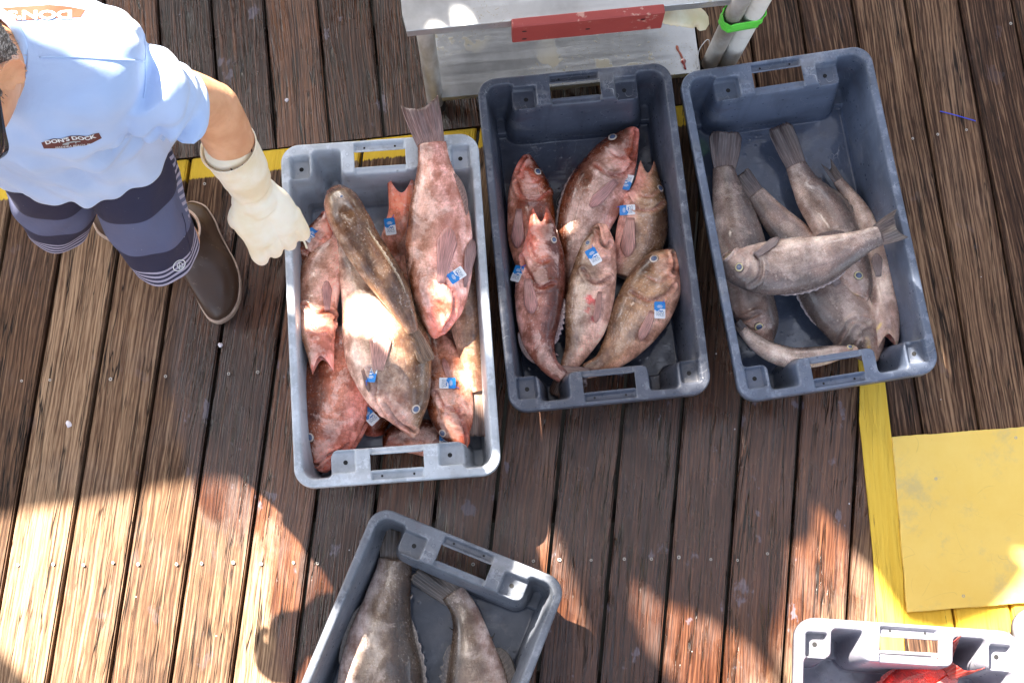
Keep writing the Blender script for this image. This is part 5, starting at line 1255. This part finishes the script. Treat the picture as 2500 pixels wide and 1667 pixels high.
def decal(bvh, polys, name, mat, par, off=.0012, fb=1.2, sub=5.):
    """polys: lists of photo pixels, each triangulated finely and laid on the surface"""
    vs, fs = [], []
    for pl_ in polys:
        ring = []
        for a, b in zip(pl_, pl_[1:]+pl_[:1]):
            n = max(1, int(math.hypot(b[0]-a[0], b[1]-a[1])/sub))
            ring += [(a[0]+(b[0]-a[0])*k/n, a[1]+(b[1]-a[1])*k/n) for k in range(n)]
        x0, x1 = min(p[0] for p in ring), max(p[0] for p in ring); y0, y1 = min(p[1] for p in ring), max(p[1] for p in ring)
        pts = [Vector(p) for p in ring]; N_ = len(pts)
        def ins(p):
            c_ = False; j = N_-1
            for i in range(N_):
                a, b = pts[i], pts[j]
                if (a.y > p[1]) != (b.y > p[1]) and p[0] < (b.x-a.x)*(p[1]-a.y)/(b.y-a.y)+a.x: c_ = not c_
                j = i
            return c_
        y = y0+sub/2
        while y < y1:
            x = x0+sub/2
            while x < x1:
                if ins((x, y)): pts.append(Vector((x, y)))
                x += sub
            y += sub
        ov, _, of, *_ = geometry.delaunay_2d_cdt(pts, [(i, (i+1) % N_) for i in range(N_)], [], 1, 1e-4)
        b0_ = len(vs); vs += [onto(bvh, v.x, v.y, off, fb) for v in ov]; fs += [tuple(b0_+i for i in f) for f in of]
    o = obj(name, mesh(name, vs, fs), mat, par); return o
def text_px(s, place, size, bold):
    """text outline mesh with vertices moved by place(u, v) -> pixels"""
    me = text_mesh(s, size, bold); return [place(v.co.x, v.co.y) for v in me.vertices], [tuple(p.vertices) for p in me.polygons]
M_BAN = flat_mat('brown_print', (.125, .035, .028), .8); M_LET = flat_mat('white_print', (.78, .78, .78), .8); M_BAN2 = flat_mat('faded_brown_print', (.17, .045, .02), .8); M_GPR = flat_mat('grey_print', (.36, .38, .38), .8)
zb = lambda x, y: (80+x/11.76, 300+y/11.76)
decal(B_SH, [[zb(*p) for p in [(245,575),(420,510),(600,460),(830,465),(1080,380),(1350,375),(1560,395),(1730,330),(1900,295),(1985,445),(1700,590),(1500,660),(1350,665),(950,735),(320,745)]]], 'chest_banner', M_BAN, man, .0015, sub=4)
bl_x = [330, 500, 680, 860, 970, 1190, 1400, 1560, 1820]; bl_y = [650, 615, 590, 578, 545, 505, 512, 520, 440]
def plc(u, v):
    X = 1075+u*1480/1.0; Yb = float(np.interp(X, bl_x, bl_y)); return zb(X+v*-60, Yb-(v+.5)*118)
def text_on(bvh, s, place, size, bold, name, mat, par, off):
    me = text_mesh(s, size, bold); w = max(abs(v.co.x) for v in me.vertices); hgt = max(abs(v.co.y) for v in me.vertices)
    bm_ = bmesh.new(); bm_.from_mesh(me); bmesh.ops.triangulate(bm_, faces=bm_.faces); 
    for v in bm_.verts: q = place(v.co.x/w*.5, v.co.y/hgt*.5); v.co = onto(bvh, q[0], q[1], off)
    return obj(name, bm_, mat, par)
text_on(B_SH, "DON'S DOCK", plc, 1, .035, 'chest_letters', M_LET, man, .0024)
text_on(B_SH, 'MADEIRA BEACH, FL', lambda u, v: zb(1160+u*1020, 672-u*105-v*62), 1, .0, 'chest_small_letters', M_LET, man, .0024)
decal(B_SH, [[zb(*p) for p in [(850,620),(1000,560),(1180,530),(1370,525),(1370,550),(1260,560),(1255,600),(1220,600),(1210,560),(1050,590),(1030,640),(860,640)]]], 'chest_emblem', M_GPR, man, .002, sub=4)
# print across the back, read from behind
decal(B_SH, [[(-175,62),(-90,58),(0,52),(60,50),(120,44),(196,43),(209,24),(165,16),(120,12),(60,16),(0,20),(-90,14),(-170,14)]], 'back_banner', M_BAN2, man, .0015, fb=1.3, sub=5)
text_on(B_SH, "DON'S DOCK", lambda u, v: (12-u*340, 36+v*26-abs(u)*2), 1, .035, 'back_letters', M_LET, man, .0026)
# seams of the shirt
def seam(bvh, pts, r_, name, mat, par):
    S_ = spline(pts, 40); return obj(name, tube([onto(bvh, a, b, .0008) for a, b in S_], r_, 6), mat, par, smooth=True)
M_SEAM = fabric('pale_blue_seam', lambda t, c: t.mix(t.noise(c, 40), (.36, .50, .77), (.44, .58, .83)))
seam(B_SH, [(96,140),(180,140),(270,145),(352,150)], .0016, 'shoulder_seam', M_SEAM, man)
seam(B_SH, [(352,84),(356,120),(354,150),(356,200),(352,240)], .0013, 'sleeve_seam', M_SEAM, man)
# collar ribbing
ang_ = [k/40*2*math.pi for k in range(41)]
obj('collar', tube([V3((-.798+.070*math.cos(a), .829+.072*math.sin(a), 1.403+.22*.07*math.sin(a))) for a in ang_], .0075, 10, cap=False), M_SEAM, man, smooth=True)

# shorts
def shorts_col(t, c):
    v = t.sep(t.n('UVMap', uv_map='UVMap')); u_, l_ = v[0], v[1]                        # l_: metres up from the hem
    wob = t.math('MULTIPLY', t.math('SINE', t.math('MULTIPLY', u_, 6.2832)), .012); l2 = t.math('ADD', l_, wob)
    n = t.noise(c, 7, 4); navy = t.mix(n, (.010, .011, .038), (.018, .020, .055)); grey = t.mix(n, (.075, .085, .17), (.105, .12, .21)); pale = t.mix(n, (.30, .28, .38), (.38, .36, .47))
    col = t.mix(t.math('MULTIPLY', t.range(l2, .105, .107), t.range(l2, .225, .227, 1, 0)), navy, grey)
    strip = t.math('MULTIPLY', t.range(t.math('SINE', t.math('MULTIPLY', l_, 2*math.pi/.0145)), .0, .15), t.range(l_, .050, .052, 1, 0))
    side = t.math('MULTIPLY', t.range(t.math('ABSOLUTE', t.math('SUBTRACT', u_, .02)), .055, .058, 1, 0), t.range(t.math('SINE', t.math('MULTIPLY', t.math('ADD', l_, t.math('MULTIPLY', u_, .5)), 2*math.pi/.02)), .0, .15))
    side = t.math('MULTIPLY', side, t.range(l_, .10, .12))
    col = t.mix(t.math('MAXIMUM', strip, side), col, pale)
    fleck = t.range(t.noise(c, 130, 2), .75, .78); return t.mix(t.math('MULTIPLY', fleck, .7), col, (.6, .58, .55))
M_SHORTS = fabric('striped_navy_cloth', shorts_col, .8, 700, .0)
def leg_rings(h_, k_, rk, rh_):
    hem = k_+(h_-k_)*.03; d_ = (h_-k_); out = []
    for u, r_ in ((0, rk), (.12, rk*1.03), (.35, rk*1.18), (.6, (rk+rh_)/1.85), (.85, rh_), (1.05, rh_*1.02)):
        c_ = hem+d_*u; out.append((c_.x, c_.y, c_.z, r_, r_*1.06, -d_.x/d_.z, -d_.y/d_.z))
    return out
ff = lambda th_, u: .03*math.sin(th_*3+u*9)+.02*math.sin(th_*7-u*14)
b1 = loft(leg_rings(hipL+V3((-.015, .0, -.04)), V3((-.724, .752, .515)), .068, .090), 64, .03, 1, 2.1, foldf=ff); b2_ = loft(leg_rings(hipR+V3((.01, 0, -.04)), V3((-.962, .838, .49)), .068, .090), 64, .03, 5, 2.1, foldf=ff)
hip = loft([(-.812, .889, .79, .15, .098, 0, 0), (-.812, .892, .86, .165, .105, 0, 0), (-.812, .893, .93, .162, .104, 0, 0), (-.81, .893, .97, .15, .098, 0, 0)], 64, .01, 2)
for l_ in (0,): 
    uvl = hip.loops.layers.uv.active
    for f in hip.faces:
        for lp_ in f.loops: lp_[uvl].uv.y += .3
bm = bmesh.new()
for b in (b1, b2_, hip):
    m_ = bpy.data.meshes.new('t'); b.to_mesh(m_); b.free(); bm.from_mesh(m_); bpy.data.meshes.remove(m_)
shorts = obj('shorts', bm, M_SHORTS, man, smooth=True); m = shorts.modifiers.new('thickness', 'SOLIDIFY'); m.thickness = .0025; m.offset = 0
bpy.context.view_layer.update(); B_SO = bvh_of(shorts)
# round emblem near the hem
cx, cy = 437.6, 648.0
def ell(r_, n=28, a0=R(38)): return [(cx+r_*1.32*math.cos(k/n*6.2832)*math.cos(a0)+r_*.92*math.sin(k/n*6.2832)*math.sin(a0), cy-r_*1.32*math.cos(k/n*6.2832)*math.sin(a0)+r_*.92*math.sin(k/n*6.2832)*math.cos(a0)) for k in range(n+1)]
E_ = ell(12.2); obj('emblem_ring', tube([onto(B_SO, a, b, .0012) for a, b in E_], .0010, 6, cap=False), M_LET, man)
for pl_ in ([(432,650),(437,640),(446,644),(447,652),(438,657),(432,650)], [(437,640),(439,650),(447,652)], [(432,650),(439,650),(438,657)]):
    obj('emblem_facet', tube([onto(B_SO, a, b, .0012) for a, b in pl_], .0007, 6), M_LET, man)
seam(B_SO, [(444,520),(452,545),(455,570),(463,600),(467,620)], .0009, 'side_seam', flat_mat('navy_thread', (.015, .015, .045), .8), man)

# boots
t = NT('brown_rubber'); c = t.coord(); n1 = t.noise(c, 11, 5, .6); sc_ = t.range(t.noise(t.map(c, (30, 60, 20)), 1, 5, .7), .62, .66)
M_BOOT = t.bsdf(Base_Color=t.mix(t.math('MULTIPLY', sc_, .35), t.mix(n1, (.042, .020, .011), (.078, .042, .026)), (.26, .19, .14)), Roughness=t.range(n1, .3, .7, .32, .5), Coat_Weight=.1, Coat_Roughness=.3, Normal=t.bump(t.noise(c, 40, 4), .15, .001))
t = NT('cream_sole'); c = t.coord(); M_SOLE = t.bsdf(Base_Color=t.mix(t.range(t.noise(t.map(c, (20, 20, 60)), 1, 5, .65), .4, .65), (.56, .42, .33), (.36, .25, .19)), Roughness=.7, Normal=t.bump(t.noise(t.map(c, (8, 8, 200)), 1, 2), .3, .002))
zs = lambda x, y, z=.028: P(340+x/4.61, 480+y/4.61, z)
soleR = [(620,50),(740,95),(800,170),(860,270),(905,390),(960,500),(1020,610),(1080,720),(1122,840),(1142,960),(1138,1100),(1105,1230),(1040,1340),(960,1400),(880,1428),(790,1395),(720,1300),(660,1190),(615,1090),(570,960),(530,800),(490,640),(450,450),(440,280),(480,130),(540,65)]
def make_boot(outline, ankle, shaft_top, parent):
    n = len(outline); c0 = sum(outline, V3())/n
    N_ = n*3; S_ = []
    for i in range(N_):
        u = i/3; i0 = int(u) % n; f = u-int(u); p0, p1, p2, p3 = (outline[(i0+k-1) % n] for k in range(4))
        S_.append(.5*((2*p1)+(p2-p0)*f+(2*p0-5*p1+4*p2-p3)*f*f+(3*p1-p0-3*p2+p3)*f**3))
    fl = lambda p, z, sc: V3((c0.x+(p.x-c0.x)*sc, c0.y+(p.y-c0.y)*sc, z))
    bm = bmesh.new(); rows = []
    for z, sc in ((.001, .95), (.006, .985), (.028, 1.), (.031, .99), (.032, .955), (.032, .90)): rows.append([bm.verts.new(fl(p, z, sc)) for p in S_])
    for i in range(len(rows)-1):
        for k in range(N_): bm.faces.new((rows[i][k], rows[i][(k+1) % N_], rows[i+1][(k+1) % N_], rows[i+1][k]))
    bm.faces.new(rows[0][::-1]); bm.faces.new(rows[-1]); bmesh.ops.recalc_face_normals(bm, faces=bm.faces)
    obj('boot_sole', bm, M_SOLE, parent, smooth=True).modifiers.new('es', 'EDGE_SPLIT').split_angle = R(50)
    bm = bmesh.new(); rows = []
    # upper: outline rises and closes towards the ankle
    steps = [(.028, 0, .955), (.042, 0, .965), (.058, .06, .94), (.074, .2, .90), (.088, .42, .80), (.104, .66, .72), (.124, .86, .66), (.145, 1, .60), (.16, 1, .60), (.172, 1, .60)]
    for z, f, sc in steps:
        row = []
        for k, p in enumerate(S_):
            a = (p-c0); q = fl(p, z, sc)
            dirv = V3((p.x-c0.x, p.y-c0.y, 0)).normalized(); along = -(p.y-c0.y)/.14   # +1 toe, -1 heel
            r_ = ankle+V3((math.cos(k/N_*2*math.pi+AO), math.sin(k/N_*2*math.pi+AO), 0))*.054
            tt = min(1, max(f, 0)); w = tt**(1.0 if along < 0 else .8)
            row.append(bm.verts.new(V3((q.x*(1-w)+r_.x*w, q.y*(1-w)+r_.y*w, z+(.012*(1-w)*min(1, f*4) if along > 0 else 0)))))
        rows.append(row)
    for i in range(len(rows)-1):
        for k in range(N_): bm.faces.new((rows[i][k], rows[i][(k+1) % N_], rows[i+1][(k+1) % N_], rows[i+1][k]))
    bmesh.ops.recalc_face_normals(bm, faces=bm.faces)
    o = obj('boot', bm, M_BOOT, parent, smooth=True); m = o.modifiers.new('sub', 'SUBSURF'); m.levels = m.render_levels = 1; m = o.modifiers.new('thickness', 'SOLIDIFY'); m.thickness = .004
    rim = rows; obj('boot_trim', tube([ankle+V3((math.cos(a), math.sin(a), 0))*.055+V3((0, 0, .173-ankle.z)) for a in ang_], .0032, 8, cap=False), M_SOLE, parent, smooth=True)
outl = [zs(x, y) for x, y in soleR]
c0 = sum(outl, V3())/len(outl); a0 = math.atan2((outl[0]-c0).y, (outl[0]-c0).x); a1 = math.atan2((outl[3]-c0).y, (outl[3]-c0).x)
cw = sum((outl[i].x*outl[(i+1) % len(outl)].y-outl[(i+1) % len(outl)].x*outl[i].y) for i in range(len(outl)))
if cw < 0: outl = outl[::-1]
AO = math.atan2((outl[0]-c0).y, (outl[0]-c0).x)
make_boot(outl, V3((-.789, .905, .15)), .2, man)
outl2 = [V3((-.958-(p.x-c0.x)*1.0, 1.07+(p.y-c0.y), p.z)) for p in outl][::-1]
c0b = sum(outl2, V3())/len(outl2); AO = math.atan2((outl2[0]-c0b).y, (outl2[0]-c0b).x)
make_boot(outl2, V3((-.962, 1.115, .15)), .2, man)

# cream gauntlet on his left hand
k0, k1, k2 = P(560, 362, .94), P(592, 412, .87), wr.copy()
pm1, pm2 = P(640, 518, .72), P(664, 556, .675)
bm = bmesh.new()
axg = (pm2-k2).normalized(); vup = V3((0, 0, 1)); sideg = V3((.78, .55, .12)).normalized(); sideg = (sideg-axg*sideg.dot(axg)).normalized(); backn = axg.cross(sideg); backn = backn if backn.dot(CAMP-pm1) > 0 else -backn
capsule(bm, [k0.lerp(k1, .15), k1, k1.lerp(k2, .6), k2, k2.lerp(pm1, .4)], [.050, .0475, .042, .039, .042], 28)
capsule(bm, [k2.lerp(pm1, .3)+sideg*.012, pm1+sideg*.022, pm2+sideg*.026], [.036, .041, .036], 24, flat=(backn, .72)); capsule(bm, [k2.lerp(pm1, .3)-sideg*.012, pm1-sideg*.022, pm2-sideg*.026], [.036, .041, .036], 24, flat=(backn, .72))
FG = []
for i_, (so, ln, cu_) in enumerate(((.048, .070, .5), (.017, .084, .6), (-.014, .088, .7), (-.044, .080, .55))):
    b_ = pm2+sideg*so+axg*.012; d1 = (axg*.95-backn*.15+sideg*so*1.5).normalized(); j1 = b_+d1*ln*.52; d2 = (axg*.9-backn*.75*cu_).normalized(); j2 = j1+d2*ln*.42; d3 = (axg*.6-backn*.9).normalized(); j3 = j2+d3*ln*.30
    capsule(bm, [b_-axg*.02, b_, j1, j2, j3], [.0185, .0180, .0168, .0155, .0138], 16)
th0 = k2.lerp(pm1, .55)-sideg*.038; capsule(bm, [th0, th0+axg*.035-sideg*.014-backn*.018, th0+axg*.065-backn*.036, th0+axg*.088+sideg*.010-backn*.048], [.021, .018, .0165, .0135], 16)
gl_me = fuse(bm, .0030, 5, 'glove')
for v in gl_me.vertices:                                            # slack rubber creases
    p = v.co; u = (p-k2).dot(axg)
    v.co += (p-(k2+axg*u)).normalized()*(.0022*mnoise.noise(p*38)+.0016*math.sin(u*150+mnoise.noise(p*14)*5)*math.exp(-((u+.02)/.06)**2))
t = NT('cream_glove_rubber'); c = t.coord(); n1 = t.noise(c, 12, 4, .6)
M_GLV = t.bsdf(Base_Color=t.mix(t.range(n1, .3, .7), (.80, .67, .46), (.88, .81, .68)), Roughness=.62, Subsurface_Weight=.15, Subsurface_Scale=.4, Subsurface_Radius=(.02, .01, .005), Normal=t.bump(t.noise(c, 26, 4, .6), .25, .004))
glove = obj('glove', gl_me, M_GLV, man)
axc = (k1-k0).normalized(); X = axc.cross(V3((0, 1, 0))).normalized(); Y = axc.cross(X)
bm = bmesh.new(); rows = []
for z, r_ in ((.040, .0490), (.018, .0500), (-.004, .0515), (-.0065, .0535), (-.0085, .0520), (-.004, .0490), (.02, .0470)):
    rows.append([bm.verts.new(k0+axc*z+(X*math.cos(a)+Y*math.sin(a)*1.04)*r_) for a in [q/48*6.2832 for q in range(48)]])
for i in range(len(rows)-1):
    for q in range(48): bm.faces.new((rows[i][q], rows[i][(q+1) % 48], rows[i+1][(q+1) % 48], rows[i+1][q]))
bmesh.ops.recalc_face_normals(bm, faces=bm.faces); obj('cuff', bm, M_GLV, man, smooth=True)
bpy.context.view_layer.update(); B_GL = bvh_of(glove)
for a, b in (((577,424),(580,410)), ((591,415),(592,402)), ((612,400),(610,386)), ((620,382),(619,373)), ((615,372),(613,362)), ((563,412),(575,424))):
    obj('marker_stroke', tube([onto(B_GL, a[0], a[1], .0010, .85), onto(B_GL, (a[0]+b[0])/2, (a[1]+b[1])/2, .0010, .85), onto(B_GL, b[0], b[1], .0010, .85)], [.0008, .0018, .0007], 6), flat_mat('marker_ink', (.04, .025, .02), .6), man)
thing_tube('zip_tie', [P(738,582,.60), P(744,592,.59), P(749,606,.575)], .0022, M_RUB, 'pale plastic tie held in the fingertips of the cream glove', 'tie')

# ------------------------------------------------------------------ unseen sun blocker added above the camera, its gaps shaped for the sunlit patches
BLOCKER_Z = 3.6
def up(px, py, z):
    p = P(px, py, z); k = (BLOCKER_Z-z)/sun_vec.z; return p+sun_vec*k
lit = [
 (0, [(-700,1300),(0,1251),(166,1230),(332,1200),(383,1183),(506,1166),(638,1170),(663,1180),(757,1287),(850,1380),(900,1440),(930,1530),(850,1560),(800,1700),(760,1900),(200,2000),(120,1720),(77,1667),(0,1583),(-200,1500),(-700,1600)]),
 (0, [(1540,1412),(1560,1422),(1583,1449),(1617,1470),(1668,1483),(1710,1504),(1757,1525),(1800,1552),(1850,1600),(1895,1667),(1910,1760),(1700,1760),(1660,1667),(1608,1612),(1572,1566),(1560,1523),(1548,1504),(1540,1490)]),
 (0, [(1983,1228),(2034,1279),(2068,1334),(2100,1368),(2135,1405),(2175,1468),(2210,1520),(2300,1540),(2420,1500),(2470,1450),(2520,1380),(2700,1300),(2700,2000),(1990,2000),(1925,1700),(1880,1560),(1900,1500),(1922,1420),(1922,1336),(1928,1323),(1961,1319),(1981,1302),(1987,1272)]),
 (.013, [(2466,1340),(2520,1345),(2520,1395)]),
 (.205, [(1688,900),(1716,882),(1726,912),(1716,930),(1665,938),(1655,915)]),
 (.205, [(2218,640),(2240,690),(2284,866),(2266,880),(2150,898),(2145,878),(2215,855)]),
 (.225, [(1178,725),(1200,705),(1208,800),(1213,865),(1196,860)]),
 (.205, [(848,1392),(872,1362),(862,1425),(838,1445)]), (.205, [(836,1470),(815,1545),(745,1690),(690,1700),(790,1490)]),
 (.15, [(855,780),(905,765),(985,815),(1030,870),(1050,945),(1040,980),(985,905),(930,880),(865,830)]),
 (.16, [(965,640),(985,690),(1010,780),(1000,790),(985,730)]),
 (.15, [(735,770),(760,780),(830,800),(815,840),(745,815)]),
 (.14, [(1115,800),(1150,790),(1185,1000),(1130,960)]),
 (.225, [(685,712),(703,712),(703,742),(685,742)]),
 (1.37, [(-300,-300),(330,-300),(430,60),(440,150),(395,120),(352,138),(330,165),(270,158),(180,140),(60,132),(-300,200)]),
 (1.15, [(476,152),(515,172),(545,212),(525,212),(492,182)]),
 (.75, [(660,432),(695,432),(712,478),(695,462)]),
 (.56, [(1100,8),(1128,12),(1150,58),(1108,62)]), (.56, [(1040,52),(1052,42),(1088,70),(1045,74)]),
]
outer = [P(-900, -1200, 0), P(3600, -1200, 0), P(3600, 2500, 0), P(-900, 2500, 0)]
outer = [p+sun_vec*(BLOCKER_Z/sun_vec.z) for p in outer]
def sun_blocker():
    loops = [[Vector((p.x, p.y, 0)) for p in outer]]
    # merge overlapping gaps by keeping them apart in a raster of thin strips would be coarse: use cdt with nesting test
    vs, es = [], []
    for l in loops+[[Vector((q.x, q.y, 0)) for q in [up(x, y, z) for x, y in pts]] for z, pts in lit]:
        b = len(vs); vs += [v.to_2d() for v in l]; es += [(b+i, b+(i+1) % len(l)) for i in range(len(l))]
    ov, oe, of, *_ = geometry.delaunay_2d_cdt(vs, es, [], 0, 1e-6)
    polys = [[up(x, y, z).to_2d() for x, y in pts] for z, pts in lit]
    def inside(p, poly):
        c = False; j = len(poly)-1
        for i in range(len(poly)):
            a, b = poly[i], poly[j]
            if (a.y > p.y) != (b.y > p.y) and p.x < (b.x-a.x)*(p.y-a.y)/(b.y-a.y)+a.x: c = not c
            j = i
        return c
    ou = [v.to_2d() for v in loops[0]]; keep = []
    for f in of:
        m = sum((ov[i] for i in f), Vector((0, 0)))/len(f)
        if inside(m, ou) and not any(inside(m, p) for p in polys): keep.append(f)
    me = mesh('sun_blocker', [(v.x, v.y, BLOCKER_Z) for v in ov], keep); return me
t = NT('blocker_matte'); M_BLOCKER = t.bsdf(Base_Color=t.mix(t.noise(t.coord(), 5), (.42, .42, .44), (.5, .5, .5)), Roughness=.9)
blocker = obj('unseen_sun_blocker', sun_blocker(), M_BLOCKER)
m = blocker.modifiers.new('thickness', 'SOLIDIFY'); m.thickness = .01; m.offset = 1
tag(blocker, 'added unseen sheet high overhead that blocks the sun, with gaps for sunlit patches', 'sun_blocker')
